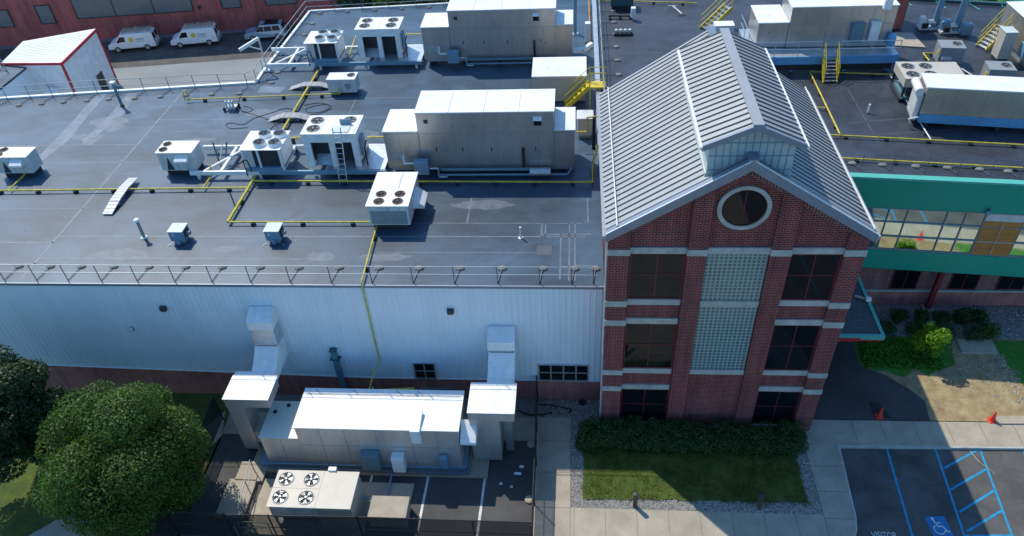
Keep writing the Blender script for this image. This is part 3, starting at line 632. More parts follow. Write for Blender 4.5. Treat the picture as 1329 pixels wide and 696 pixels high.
for xe, s_ in ((CX0,-1),(CX1,1)):
    xa, xb = sorted((xe+s_*.05, xe+s_*.003)); MB().box(xa,xb,CY0+.05,CY1,rz_(xe)-.3,rz_(xe)+.16).build('step_flashing', M['clad'], tw)

# ================================================================== GREEN BUILDING (right)
gb = thing('green_building', 'flat-roofed building with green fascia bands and a mirrored window strip', 'building', (20,15,0))
def fy(x): return 7.63-.0957*(x-13.49)
MB().prism([(.12,9.4),(11.2,9.4),(11.2,fy(11.2)+.25),(45,fy(45)+.25),(45,28),(32.3,30.8),(24,32.9),(.12,39)], RH-.35, RH).build('roof_membrane', M['roofR'], gb)
MB().prism([(.05,9.6),(11.0,9.6),(11.0,8.25),(45,8.25),(45,27.8),(32.3,30.6),(24,32.7),(.05,38.8)], -.3, RH-.36).build('building_core', M['brickgrn'], gb)
MB().box(-.08,.18,10.8,38.9,H+.02,RH+.14).build('parapet_wall', M['whitedirty'], gb)
MB().box(-.12,.20,10.8,38.9,RH+.142,RH+.19).build('parapet_cap', M['galv'], gb)
def band(z0, z1, name, m, th=.3, off=0.0):
    x0, x1 = 11.15, 45; return MB().prism([(x0,fy(x0)-off),(x1,fy(x1)-off),(x1,fy(x1)+th),(x0,fy(x0)+th)], z0, z1).build(name, m, gb)
band(7.95,9.80,'upper_fascia',M['green']); band(3.62,4.98,'lower_fascia',M['green']); band(9.802,9.92,'coping',M['greenedge'],.36,.05)
MB().prism([(11.15,fy(11.15)+.05),(45,fy(45)+.05),(45,8.3),(11.15,8.3)], 3.55, 3.615).build('soffit', M['dark'], gb)
jb = MB()
for x in (14.4,17.0,19.4,22.0,24.6):
    MB().box(x-.008,x+.008,fy(x)-.006,fy(x)+.05,7.95,9.8).build('panel_joint', M['green'], gb); MB().box(x+.38,x+.396,fy(x+.4)-.006,fy(x+.4)+.05,3.62,4.98).build('panel_joint', M['green'], gb)
MB().prism([(11.2,fy(11.2)+.09),(45,fy(45)+.09),(45,fy(45)+.2),(11.2,fy(11.2)+.2)], 4.985, 7.945).build('mirror_pane', M['mirror'], gb)
wf = MB()
for x in (14.0,15.98,16.95,19.0,19.95,20.95,22.95,23.9,25.9,27): wf.bar((x,fy(x)+.05,4.985),(x,fy(x)+.05,7.945),.045,.08,(0,1,0))
for z in (5.03,5.98,6.98,7.9): wf.bar((11.2,fy(11.2)+.045,z),(45,fy(45)+.045,z),.07,.045)
wf.build('window_frame', M['greyac'], gb)
MB().prism([(21.0,fy(21.0)+.03),(22.92,fy(22.92)+.03),(22.92,fy(22.92)+.085),(21.0,fy(21.0)+.085)], 5.06, 7.4).build('brown_panel', M['board'], gb)
MB().prism([(21.0,fy(21.0)+.03),(22.92,fy(22.92)+.03),(22.92,fy(22.92)+.085),(21.0,fy(21.0)+.085)], 7.402, 7.9).build('pale_panel', M['whitedirty'], gb)
pb = MB(); pb.bar((21.95,fy(21.95)+.01,5.06),(21.95,fy(21.95)+.01,7.4),.03,.04,(0,1,0)); pb.bar((21.0,fy(21.0)+.01,5.98),(22.92,fy(22.92)+.01,5.98),.05,.05); pb.build('panel_rail', M['tan'], gb)
MB().box(11.1,45,8.17,8.245,-.3,1.08).build('low_brick', M['brickplain'], gb)
MB().box(11.1,45,8.12,8.24,1.082,1.20).build('stone_sill', M['stone'], gb)
for a, b in ((17.85,19.43),(21.3,22.96),(24.07,25.7),(27.2,28.8)):
    f = MB(); f.box(a,b,8.19,8.245,1.25,1.32); f.box(a,b,8.19,8.245,2.98,3.05); f.box(a,a+.07,8.19,8.245,1.32,2.98); f.box(b-.07,b,8.19,8.245,1.32,2.98); f.box((a+b)/2-.03,(a+b)/2+.03,8.195,8.245,1.32,2.98)
    w = f.build('window', M['redframe'], gb); MB().box(a+.05,b-.05,8.21,8.243,1.28,3.02).build('pane', M['glass'], w)
cl = MB().box(20.2,20.48,7.62,7.9,.12,3.56).build('column', M['reddark'], gb, bevel=.02)
MB().box(20.0,20.68,7.42,8.08,-.1,.118).build('column_plinth', M['concrete'], gb, bevel=.02)
MB().prism([(10.3,-.2+1.75),(15.1,1.75),(15.1,7.3),(10.3,7.3)],3.22,3.46).build('canopy_slab', M['red'], gb)
MB().prism([(10.3,1.9),(14.95,1.9),(14.95,7.2),(10.3,7.2)],3.46,3.52).build('canopy_roof', M['canopygravel'], gb)
cb_ = MB(); cb_.box(10.3,15.14,1.70,1.88,3.34,3.60); cb_.box(14.96,15.14,1.881,7.2,3.34,3.60); cb_.build('canopy_edge', M['greenedge'], gb)
ln = thing('security_light', 'small pale floodlight fixed on the green fascia above the mirrored glass', 'wall light', (20.85,fy(20.85)-.1,8.1))
MB().tube([(20.85,fy(20.85)-.01,8.2),(20.85,fy(20.85)-.18,8.26),(20.85,fy(20.85)-.22,8.4)],.03).build('bracket', M['teal'], ln)
MB().box(20.73,20.97,fy(20.85)-.26,fy(20.85)-.03,7.97,8.17).build('lamp_head', M['bluegrey'], ln, bevel=.03)
cl2 = thing('canopy_light', 'small white lamp on the edge of the gravel canopy roof', 'lamp', (14.9,4.6,3.5))
MB().bar((14.4,4.9,3.62),(14.95,4.55,3.70),.1).build('arm', M['tan'], cl2); MB().box(14.85,15.15,4.40,4.62,3.62,3.85).build('lamp_head', M['white'], cl2, bevel=.03)
#@@ROOFTOP
# ================================================================== ROOFTOP HELPERS
def fan(par, c, r, kind='raised', n=22):
    x, y, z = c
    if kind == 'raised':
        mb = MB(); k = n
        pr_ = ((r,0),(r,.20),(r*.93,.24),(r*.86,.20),(r*.86,.02))
        vs = [(x+rr*math.cos(2*math.pi*i/k), y+rr*math.sin(2*math.pi*i/k), z+h) for rr, h in pr_ for i in range(k)]
        mb.add(vs, [(j*k+i, j*k+(i+1)%k, (j+1)*k+(i+1)%k, (j+1)*k+i) for j in range(len(pr_)-1) for i in range(k)])
        f = mb.build('fan', M['white'], par, smooth=True)
        zz = z+.10; mh = M['fan']; R_ = r*.85
    else:
        mb = MB(); k = n
        pr_ = ((r,0.0),(r,.03),(r*.90,.03),(r*.88,.006))
        vs = [(x+rr*math.cos(2*math.pi*i/k), y+rr*math.sin(2*math.pi*i/k), z+h) for rr, h in pr_ for i in range(k)]
        mb.add(vs, [(j*k+i, j*k+(i+1)%k, (j+1)*k+(i+1)%k, (j+1)*k+i) for j in range(len(pr_)-1) for i in range(k)])
        f = mb.build('fan', M['fanrust'] if kind == 'rust' else M['greyac'], par)
        zz = z+.004; mh = M['fan']; R_ = r*.88
    MB().disc((x,y,zz), R_, n).build('painted_fan_well', M['dark'], f)  # flat dark disc paints the shade of a recess that is not cut
    b = MB(); a0 = rng.random()*6
    for i in range(5):
        a = a0+2*math.pi*i/5; c1, s1 = math.cos(a), math.sin(a); c2, s2 = math.cos(a+.55), math.sin(a+.55); q = R_*.92
        b.add([(x+c1*r*.15,y+s1*r*.15,zz+.012),(x+c1*q,y+s1*q,zz+.01),(x+c2*q,y+s2*q,zz+.03),(x+c2*r*.15,y+s2*r*.15,zz+.025)], [(0,1,2,3)])
    b.lathe((x,y,zz+.005), ((r*.2,0),(r*.17,.05),(r*.08,.065)), 12)
    g = b.build('fan_blade', M['galv'] if kind == 'bright' else (M['fanrust'] if kind == 'rust' else M['greyac']), f)
    gd = MB()
    for rr in (.4,.7): 
        ps = [(x+R_*rr*math.cos(t), y+R_*rr*math.sin(t), z+(.2 if kind=='raised' else .045)) for t in np.linspace(0,2*math.pi,17)]
        gd.tube(ps, .010, 4)
    for i in range(4):
        a = i*math.pi/4; gd.tube([(x-R_*math.cos(a),y-R_*math.sin(a),z+(.205 if kind=='raised' else .05)),(x+R_*math.cos(a),y+R_*math.sin(a),z+(.205 if kind=='raised' else .05))], .010, 4)
    gd.build('fan_guard', M['fan'], f)
def panel_lines(par, x0, x1, y, z0, z1, xs, zs=(), m='greyac'):
    b = MB()
    for x in xs: b.box(x-.012,x+.012,y-.012,y-.001,z0,z1)
    for z in zs: b.box(x0,x1,y-.010,y-.001,z-.012,z+.012)
    b.build('panel_joints', M[m], par)
def railing(name, label, runs, z, m='rail', h=1.07, bases=None, group='rooftop guard rails', posts=None, sp=2.05):
    """runs: polyline [(x,y)..]; bases: unit vector toward the counterweight"""
    x0, y0 = runs[0]
    t = thing(name, label, 'railing', (x0,y0,z), group=group)
    for hh in (h, h*.53):
        MB().tube([(x,y,z+hh) for x, y in runs], .024, 6).build('rail', M[m], t)
    P = []
    if posts: P = posts
    else:
        for (xa,ya),(xb,yb) in zip(runs[:-1], runs[1:]):
            L = math.hypot(xb-xa,yb-ya); n = max(1,round(L/sp))
            P += [(xa+(xb-xa)*i/n, ya+(yb-ya)*i/n) for i in range(n)]
        P.append(runs[-1])
    for x, y in P:
        b = MB(); b.tube([(x,y,z+.02),(x,y,z+h)], .024, 6)
        if bases: b.tube([(x,y,z+.06),(x+bases[0]*1.0,y+bases[1]*1.0,z+.07)], .026, 6)
        p = b.build('post', M['raildark'] if bases else M[m], t)
        if bases:
            MB().lathe((x+bases[0]*1.15,y+bases[1]*1.15,z+.005), ((.24,0),(.24,.05),(.19,.09),(.08,.12)), 14, 1.0, .75).build('counterweight', M['cwt'], p)
    return t
def gas_pipe(label, pts, r=.055, sup=2.2, m='pipe', name='gas_pipe', group='yellow gas pipes', cat='pipe', branches=(), zfloor=None):
    t = thing(name, label, cat, pts[0], group=group)
    MB().tube(pts, r, 8).build('pipe', M[m], t)
    for bpts in branches: MB().tube(bpts, r*.85, 8).build('pipe_branch', M[m], t)
    for a, b in zip(pts[:-1], pts[1:]):
        L = math.hypot(a[0]-b[0], a[1]-b[1])
        if L < .8 or abs(a[2]-b[2]) > .3: continue
        n = max(1, int(L/sup)); zf = (H if zfloor is None else zfloor)
        for i in range(n):
            f = (i+.5)/n; x = a[0]+(b[0]-a[0])*f; y = a[1]+(b[1]-a[1])*f
            MB().box(x-.10,x+.10,y-.13,y+.13,zf+.004,a[2]-r*.8).build('pipe_support', M['black'], t, bevel=.02)
    return t
def stair(name, label, p0, p1, w, n, m='yellow', group=None, tm='galv'):
    """p0 bottom centre, p1 top centre"""
    t = thing(name, label, 'stairs', p0, group=group)
    P0 = Vector(p0); P1 = Vector(p1); d = (P1-P0); hd = Vector((d.x,d.y,0)).normalized(); sd = Vector((-hd.y,hd.x,0))*w/2
    for s_ in (-1,1):
        MB().bar(P0+sd*s_, P1+sd*s_, .05, .26).build('stringer', M[m], t)
        b = MB(); k = 3
        for i in range(k+1):
            q = P0+d*(i/k)+sd*s_; b.tube([q, q+Vector((0,0,1.0))], .022, 6)
        for hh in (1.0,.55): b.tube([P0+sd*s_+Vector((0,0,hh)), P1+sd*s_+Vector((0,0,hh))], .022, 6)
        b.build('handrail', M[m], t)
    for i in range(n):
        q = P0+d*((i+.6)/n); MB().bar(q-sd*.96, q+sd*.96, .24, .035).build('tread', M[tm], t)
    return t
def bx(par, name, m, *a, bevel=.012): return MB().box(*a).build(name, M[m], par, bevel=bevel)
def slab_top(par, x0, x1, y0, y1, z, name='cover', m='white', o=.05, th=.07):
    return MB().box(x0-o,x1+o,y0-o,y1+o,z+.001,z+th).build(name, M[m], par, bevel=.015)

# ================================================================== LEFT ROOF: AIR HANDLERS
def big_ahu(label, yf, x0, x1, xt0, xt1, d=2.6, zt=4.2, zl=3.0, win=-3.6):
    t = thing('air_handler', label, 'air handler', ((x0+x1)/2, yf+d/2, H), group='big metal air handlers on the left roof')
    z0 = H+.55
    bx(t,'cabinet','stainless', xt0,xt1,yf,yf+d,z0,H+zt); slab_top(t,xt0,xt1,yf,yf+d,H+zt)
    bx(t,'end_section','stainless', x0,xt0-.005,yf+.0,yf+d,z0,H+zl); slab_top(t,x0,xt0-.06,yf,yf+d,H+zl)
    bx(t,'end_section','stainless', xt1+.005,x1,yf+.0,yf+d,z0,H+zl); slab_top(t,xt1+.06,x1,yf,yf+d,H+zl)
    panel_lines(t,x0+.1,x1-.1,yf,z0+.1,H+zl-.1,[x0+.9,xt0+.02,xt0+1.35,xt0+2.9,xt0+4.6,xt1-.9],[H+2.9])
    MB().box(x0+.1,x1-.1,yf+.2,yf+d-.2,H+.30,z0-.002).build('base_frame', M['galv'], t)
    for i in range(5):
        x = x0+.4+(x1-x0-.8)*i/4; MB().box(x-.12,x+.12,yf+.25,yf+d-.25,H+.004,H+.298).build('sleeper', M['dark'], t)
    bx(t,'inspection_window','glass', win-.22,win+.22,yf-.03,yf-.002,H+3.35,H+3.8)
    MB().prism([(win-.24,yf-.28),(win+.24,yf-.28),(win+.24,yf-.035),(win-.24,yf-.035)],H+3.78,[H+3.80,H+3.80,H+3.95,H+3.95]).build('rain_hood', M['white'], t)
    bx(t,'grille','fan', xt0+.42,xt0+.68,yf-.02,yf-.002,H+3.55,H+3.8)
    for x in (xt0+1.9,xt0+3.9,xt0+5.9): MB().box(x-.02,x+.02,yf-.05,yf+d+.05,H+zt+.071,H+zt+.09).build('cover_seam', M['whitedirty'], t)
    for x in (xt0+.95,xt0+2.5,xt0+4.2,xt1-1.1): bx(t,'door_handle','fan',x,x+.05,yf-.05,yf-.003,H+1.7,H+1.95,bevel=0)
    for k in range(5): MB().box(x0+.35,x0+1.15,yf-.03,yf-.003,H+1.1+k*.11,H+1.16+k*.11).build('louvre_blade', M['galv'], t)
    for dx, dz in ((2.0,3.3),(3.3,3.3),(1.6,1.9),(5.5,1.9),(7.0,1.6)):
        if xt0+dx < x1: bx(t,'access_latch','bluegrey',xt0+dx-.06,xt0+dx+.06,yf-.03,yf-.003,H+dz,H+dz+.1)
    return t
a1 = big_ahu('big grey metal air handler with white roof, directly left of the tower gable', 9.95,-12.6,-1.5,-10.55,-2.68)
a2 = big_ahu('big grey metal air handler with white roof, cut off by the top of the photo', 24.95,-12.75,-1.7,-10.68,-2.92, d=2.6, win=-4.3)
for a_, yf in ((a1,9.95),(a2,24.95)):
    b = MB(); b.tube([(-9.4,yf-.30,H+.62),(-2.9,yf-.30,H+.62)],.09,8); b.build('coolant_pipe', M['greenpatina'], a_)
    b = MB(); b.tube([(-9.6,yf-.45,H+.35),(-1.9,yf-.45,H+.35),(-1.7,yf-.1,H+.5)],.06,8); b.build('drain_pipe', M['bluegrey'], a_)
    bx(a_,'control_box','bluegrey',-10.9,-10.05,yf-.75,yf-.35,H+.55,H+1.45)
    b = MB(); b.tube([(-10.9,yf-.5,H+1.2),(-11.5,yf-.5,H+1.2),(-11.5,yf-.5,H+1.75)],.06,8); b.build('conduit', M['white'], a_)
    b = MB(); b.tube([(-10.0,yf-.6,H+.9),(-9.5,yf-.6,H+.9),(-9.5,yf-.6,H+.3),(-9.0,yf-.6,H+.3)],.05,6); b.build('trap_pipe', M['galv'], a_)
    bx(a_,'vent_pipe','black',-4.55,-4.40,yf-.18,yf-.04,H+.3,H+1.9)
b = MB(); b.cone((-4.1,9.55,H+.5),(-2.9,9.55,H+.5),.24,.24,16); b.build('pump_body', M['galv'], a1)
# shed like cabinet by the yellow stairs
sh = thing('roof_cabinet','low grey cabinet with white sloping top beside the left yellow stairs','cabinet',(-2.6,20,H))
bx(sh,'cabinet_body','tan',-4.33,-.78,19.05,21.4,H+.05,H+1.85)
MB().prism([(-4.4,18.95),(-.72,18.95),(-.72,21.5),(-4.4,21.5)],H+1.853,[H+1.95,H+1.95,H+2.15,H+2.15]).build('sloping_cover', M['white'], sh, bevel=.01)

# condenser platforms
def platform(label, x0, x1, y0, y1, split):
    t = thing('steel_platform', label, 'platform', (x0,y0,H), group='steel condenser platforms')
    z0, z1 = H+.30, H+.56
    bx(t,'front_beam','white',x0,split,y0-.08,y0+.08,z0,z1); bx(t,'shade_toned_channel','bluegrey',split+.002,x1,y0-.08,y0+.08,z0,z1)  # shade on the front face is put into the blue-grey stretch
    bx(t,'rear_beam','white',x0-.3,x1,y1-.08,y1+.08,z0,z1)
    for i, f in enumerate((.16,.30,.47,.70,.97)):
        x = x0+(x1-x0)*f; bx(t,'cross_beam','white',x-.09,x+.09,y0+.09,y1-.09,z0+.02,z1-.02)
    MB().bar((x0+.9,y0+.1,z1-.05),(x0+2.6,y1-.3,z1-.05),.12,.10).build('brace', M['white'], t)
    for f in (.04,.36,.66,.96):
        for y in (y0,y1):
            x = x0+(x1-x0)*f; MB().box(x-.07,x+.07,y-.07,y+.07,H+.002,z0-.002).build('leg', M['white'], t)
    MB().box(x0+(x1-x0)*.70,x1-.1,y0+.1,y1-.1,z1-.018,z1-.004).build('grating', M['galv'], t)
    return t
platform('white steel beam platform carrying the condensers beside the nearer air handler',-25.0,-12.75,9.75,12.75,-20.6)
platform('white steel beam platform carrying the condensers by the far roof edge',-25.2,-12.9,24.7,27.6,-21.2)
def cond_small(label, x0, y0):
    x1, y1 = x0+2.5, y0+2.25; t = thing('condensing_unit', label, 'condenser', ((x0+x1)/2,(y0+y1)/2,H+.56), group='small four-fan condensers on the platforms')
    z0, z1 = H+.565, H+2.0
    bx(t,'cabinet','white',x0+.25,x1-.05,y0+.3,y1-.1,z0+.25,z1)
    slab_top(t,x0,x1,y0,y1,z1,'fan_deck','white',.02,.05)
    for x in (x0+.06,x0+1.0,x1-.16): bx(t,'corner_post','white',x,x+.12,y0+.02,y0+.16,z0,z1-.002)
    bx(t,'coil','dark',x0+.68,x1-.18,y0+.2,y0+.298,z0+.25,z1-.1)
    bx(t,'side_panel','whitedirty',x0+.18,x0+.67,y0+.16,y0+.298,z0,z1-.06)
    bx(t,'sump_pan','bluegrey',x0+.1,x1-.1,y0-.05,y1,z0-.002,z0+.22)
    for i in (0,1):
        for j in (0,1): fan(t,(x0+1.12+i*.93,y0+.60+j*1.05,z1+.051),.40)
    MB().tube([(x0+.2,y0-.25,H+.35),(x0+.2,y0-.25,H+1.5),(x0+.45,y0-.25,H+1.5),(x0+.55,y0-.25,H+.7)],.035,6).build('vent_pipe', M['black'], t)
    return t
cond_small('white condenser with four small raised fans, beside the ladder unit near the roof walkway board',-21.45,9.70)
cond_small('white condenser with four small raised fans by the far left roof corner',-21.75,24.85)
def cond_big(label, x0, y0, panel):
    x1, y1 = x0+3.3, y0+2.2; t = thing('condensing_unit', label, 'condenser', ((x0+x1)/2,(y0+y1)/2,H+.56), group='large open-bay condensers on the platforms')
    z0, z1 = H+.565, H+2.8
    slab_top(t,x0,x1,y0,y1,z1,'fan_deck','white',.03,.06)
    bx(t,'header','white',x0,x1,y0+.02,y0+.18,z1-.55,z1-.002)
    for x, w in ((x0+.02,.42),(x0+1.55,.34),(x1-.36,.34)): bx(t,'bay_post','white',x,x+w,y0+.02,y0+.2,z0,z1-.552)
    bx(t,'coil','dark',x0+.2,x1-.2,y0+.75,y0+.85,z0,z1-.05)
    MB().prism([(x0+.42,y0+.22),(x0+1.5,y0+.22),(x0+1.5,y0+.74),(x0+.42,y0+.74)],z0+.002,[z0+.05,z0+.05,z0+.5,z0+.5]).build('sloping_tray', M['galv'], t)
    bx(t,'rear_wall','white',x0,x1,y1-.12,y1-.02,z0,z1-.003)
    for x in (x0+.01,x1-.08): bx(t,'side_wall','white',x,x+.07,y0+.205,y1-.122,z0+.3,z1-.003)
    bx(t,'control_panel','bluegrey',x1+.002,x1+.16,y0+.4,y0+1.1,z0+.5,z1-.5)
    pos = [(x0+.62,y0+.62),(x0+.62,y0+1.60),(x0+2.62,y0+1.60)]+([] if panel else [(x0+2.62,y0+.62)])
    for x, y in pos: fan(t,(x,y,z1+.062),.42,'flat')
    if panel:
        bx(t,'lifted_panel','bluegrey',x0+2.15,x0+2.85,y0+1.05,y0+1.12,z1+.07,z1+.42)
        bx(t,'pale_panel','clad',x0+1.9,x0+2.85,y0+.1,y0+.85,z1+.064,z1+.11)
    for x in (x0+1.1,x0+1.75,x0+3.2): bx(t,'deck_seam','whitedirty',x-.015,x+.015,y0,y1,z1+.062,z1+.075,bevel=0)
    b = MB(); b.tube([(x1+.3,y0+.3,z0),(x1+.3,y0+.3,z0+1.2),(x1+.3,y0+.9,z0+1.3)],.05,6); b.build('refrigerant_pipe', M['black'], t)
    return t
cond_big('white open-bay condenser with a ladder leaning against it',-17.6,10.1,True)
cond_big('white open-bay condenser with four flush fans near the far roof edge',-17.8,25.3,False)
ld = thing('ladder','aluminium ladder leaning on the white open-bay condenser','ladder',(-15.3,9.25,H))
for x in (-15.55,-15.08): MB().tube([(x,9.15,H+.02),(x,10.02,H+3.3)],.035,6).build('side_rail', M['galv'], ld)
for i in range(10):
    f = (i+.7)/10.5; MB().tube([(-15.55,9.15+.87*f,H+.02+3.28*f),(-15.08,9.15+.87*f,H+.02+3.28*f)],.022,6).build('rung', M['galv'], ld)

# packaged rooftop units
def rtu(label, x0, y0, w, d, z0, z1, fans, m='whitedirty', hood=True, group='box-shaped rooftop units', wedge=True, curb='dark'):
    t = thing('rooftop_unit', label, 'rooftop unit', (x0+w/2,y0+d/2,H), group=group)
    x1, y1 = x0+w, y0+d
    bx(t,'cabinet',m,x0+.06,x1-.06,y0+.06,y1-.06,z0,z1); slab_top(t,x0+.03,x1-.03,y0+.03,y1-.03,z1,'top_panel','white',.03,.05)
    MB().box(x0+.2,x1-.2,y0+.25,y1-.2,H+.003,z0-.002).build('roof_curb', M[curb], t)
    for x, y, r in fans: fan(t,(x,y,z1+.052),r,'rust')
    if hood:
        MB().prism([(x0+w*.52,y0-.32),(x0+w*.86,y0-.32),(x0+w*.86,y0+.058),(x0+w*.52,y0+.058)],z1-.50,[z1-.38,z1-.38,z1-.12,z1-.12]).build('air_hood', M['white'], t)
    if wedge: MB().prismY([(x0+w*.18,z0+.06),(x0+w*.38,z0+.06),(x0+w*.28,z1-.3)],y0+.045,y0+.058).build('coil_opening', M['dark'], t)
    panel_lines(t,x0+.1,x1-.1,y0+.06,z0+.05,z1-.08,[x0+w*.5,x0+w*.75])
    return t
rtu('cream rooftop unit with two rusty fans beside the white beam platform',-27.0,10.1,2.32,1.45,H+.35,H+1.6,[(-26.62,10.5,.27),(-26.62,11.15,.27)])
rtu('cream rooftop unit at the left edge of the photo with rusty fans',-37.6,9.9,2.35,1.25,H+.35,H+1.5,[(-37.2,10.2,.27),(-37.2,10.8,.27)])
rt = rtu('large cream rooftop unit with four rusty fans, standing nearest the roof front',-12.68,4.40,2.36,3.36,H+.42,H+1.66,[(-12.02,4.85,.30),(-12.02,5.55,.30),(-10.98,4.85,.30),(-10.98,5.55,.30)],hood=False,wedge=False)
bx(rt,'front_coil','greyac',-12.5,-10.5,4.44,4.457,H+.5,H+1.36); MB().prism([(-10.375,5.6),(-9.75,5.6),(-9.75,6.9),(-10.375,6.9)],H+.7,[H+1.35,H+.85,H+.85,H+1.35]).build('intake_hood', M['white'], rt)
MB().box(-11.18,-11.15,6.0,7.7,H+1.712,H+1.722).build('top_seam', M['greyac'], rt)
sa = thing('small_rooftop_unit','small white single-fan unit behind the near condensers, fed by a yellow pipe','rooftop unit',(-18,21,H))
bx(sa,'cabinet','whitedirty',-19.05,-17.0,20.45,21.55,H+.22,H+1.2); slab_top(sa,-19.05,-17.0,20.45,21.55,H+1.2,'top_panel','white',.02,.05); fan(sa,(-17.4,21.1,H+1.252),.30,'flat'); MB().box(-18.9,-17.2,20.6,21.4,H+.003,H+.218).build('roof_curb', M['dark'], sa)
panel_lines(sa,-19,-17,20.45,H+.25,H+1.15,[-18.1]); bx(sa,'control_box','greyac',-17.75,-17.45,20.36,20.445,H+.55,H+.9)

def exhaust(label, x, y):
    t = thing('exhaust_fan', label, 'exhaust fan', (x,y,H), group='blue-grey exhaust fans near the front edge')
    bx(t,'curb','greyac',x-.30,x+.30,y-.28,y+.3,H+.003,H+.18)
    bx(t,'housing','bluegrey',x-.40,x+.40,y-.36,y+.42,H+.22,H+.84); slab_top(t,x-.40,x+.40,y-.36,y+.42,H+.84,'top','clad',.04,.04)
    bx(t,'motor_opening','dark',x+.402,x+.42,y-.2,y+.3,H+.3,H+.75); MB().cone((x+.42,y+.05,H+.5),(x+.62,y+.05,H+.5),.12,.12,12).build('motor', M['greyac'], t)
    bx(t,'name_plate','clad',x-.22,x-.08,y-.375,y-.362,H+.6,H+.72,bevel=0); bx(t,'drain_box','bluegrey',x-.05,x+.15,y-.52,y-.365,H+.1,H+.35)
    for dx in (-.5,.5): MB().tube([(x+dx*.9,y-.35,H+.02),(x+dx*1.2,y-.5,H+.02)],.02,6).build('tie_down', M['galv'], t)
    return t
exhaust('blue-grey cube exhaust fan beside the white-capped vent pipe',-23.12,3.6); exhaust('blue-grey cube exhaust fan standing against the yellow gas pipe',-17.75,3.65)
vp = thing('vent_pipe','tall grey vent pipe with white cap near the roof front','vent pipe',(-25.42,3.85,H))
MB().lathe((-25.42,3.85,H),((.20,0),(.20,.05),(.10,.08),(.085,.1)),12).build('flashing', M['clad'], vp); MB().cone((-25.42,3.85,H+.1),(-25.42,3.85,H+1.1),.085,.085,12).build('pipe', M['greyac'], vp); MB().lathe((-25.42,3.85,H+1.1),((.10,0),(.16,.05),(.16,.14),(.09,.2)),12).build('cap', M['white'], vp, smooth=True)
vq = thing('vent_pipe','thin white vent pipe standing alone near the front right roof corner','vent pipe',(-4.35,3.86,H))
MB().lathe((-4.35,3.86,H),((.14,0),(.14,.03),(.06,.05)),12).build('flashing', M['clad'], vq); MB().cone((-4.35,3.86,H+.05),(-4.35,3.86,H+.72),.055,.055,10).build('pipe', M['white'], vq)
vr = thing('vent_pipe','olive vent pipe with white cap by the far left guard rail','vent pipe',(-34.1,19.3,H))
MB().lathe((-34.1,19.3,H),((.18,0),(.18,.05),(.1,.08)),12).build('flashing', M['black'], vr); MB().cone((-34.1,19.3,H+.08),(-34.1,19.3,H+1.75),.10,.10,12).build('pipe', M['greenpatina'], vr); MB().lathe((-34.1,19.3,H+1.75),((.12,0),(.20,.05),(.20,.15),(.1,.2)),12).build('cap', M['white'], vr, smooth=True)

# crossover ramps and board
def ramp(label, x0, x1, y0, y1):
    t = thing('pipe_ramp', label, 'ramp', ((x0+x1)/2,(y0+y1)/2,H), group='crossover ramps over the gas pipes')
    xa, xb = x0+(x1-x0)*.32, x0+(x1-x0)*.68
    MB().add([(x0,y0,H+.02),(xa,y0,H+.34),(xb,y0,H+.34),(x1,y0,H+.02),(x0,y1,H+.02),(xa,y1,H+.34),(xb,y1,H+.34),(x1,y1,H+.02),
              (x0,y0,H+.008),(xa,y0,H+.27),(xb,y0,H+.27),(x1,y0,H+.008),(x0,y1,H+.008),(xa,y1,H+.27),(xb,y1,H+.27),(x1,y1,H+.008)],
             [(0,1,5,4),(1,2,6,5),(2,3,7,6),(12,13,9,8),(13,14,10,9),(14,15,11,10),(8,9,1,0),(9,10,2,1),(10,11,3,2),(4,5,13,12),(5,6,14,13),(6,7,15,14)]).build('deck', M['rampc'], t)
    b = MB()
    for i in range(9):
        f = i/8; x = x0+(x1-x0)*f; z = H+.02+.32*min(1,f/.32,(1-f)/.32); MB().box(x-.02,x+.02,y0,y1,z+.003,z+.02).build('cleat', M['rampc'], t)
    for x in (xa,xb): MB().box(x-.04,x+.04,y0+.1,y1-.1,H+.003,H+.268).build('leg', M['greyac'], t)
    return t
ramp('tan crossover ramp over the gas pipe beside the coiled hoses',-22.4,-19.3,16.7,17.4); ramp('tan crossover ramp over the gas pipe beside the small single-fan unit',-22.3,-18.95,21.35,22.0)
wb_ = thing('walkway_board','pale wooden walkway board arched over the long gas pipe','walkway board',(-28.6,7.7,H))
wbm = MB(); ys = (5.95,7.2,8.3,9.5); zs_ = (.06,.27,.33,.22)
vs = []
for y, z, in zip(ys, zs_): vs += [(-28.9,y,H+z),(-28.3,y,H+z),(-28.9,y,H+z+.05),(-28.3,y,H+z+.05)]
fs = [(0,1,3,2),(14,15,13,12)]
for i in range(3): k = i*4; fs += [(k+2,k+3,k+7,k+6),(k+1,k,k+4,k+5),(k,k+2,k+6,k+4),(k+3,k+1,k+5,k+7)]
wbm.add(vs, fs); wbm.build('board', M['whitedirty'], wb_)
b = MB()
for i in range(12):
    y = 6.1+i*.29; z = np.interp(y, ys, zs_)+.05; b.box(-28.9,-28.3,y-.012,y+.012,H+z+.001,H+z+.012)
b.build('board_gaps', M['rampc'], wb_)
for y in (7.0,8.5): MB().box(-28.85,-28.35,y-.05,y+.05,H+.003,H+.30).build('block', M['greyac'], wb_)

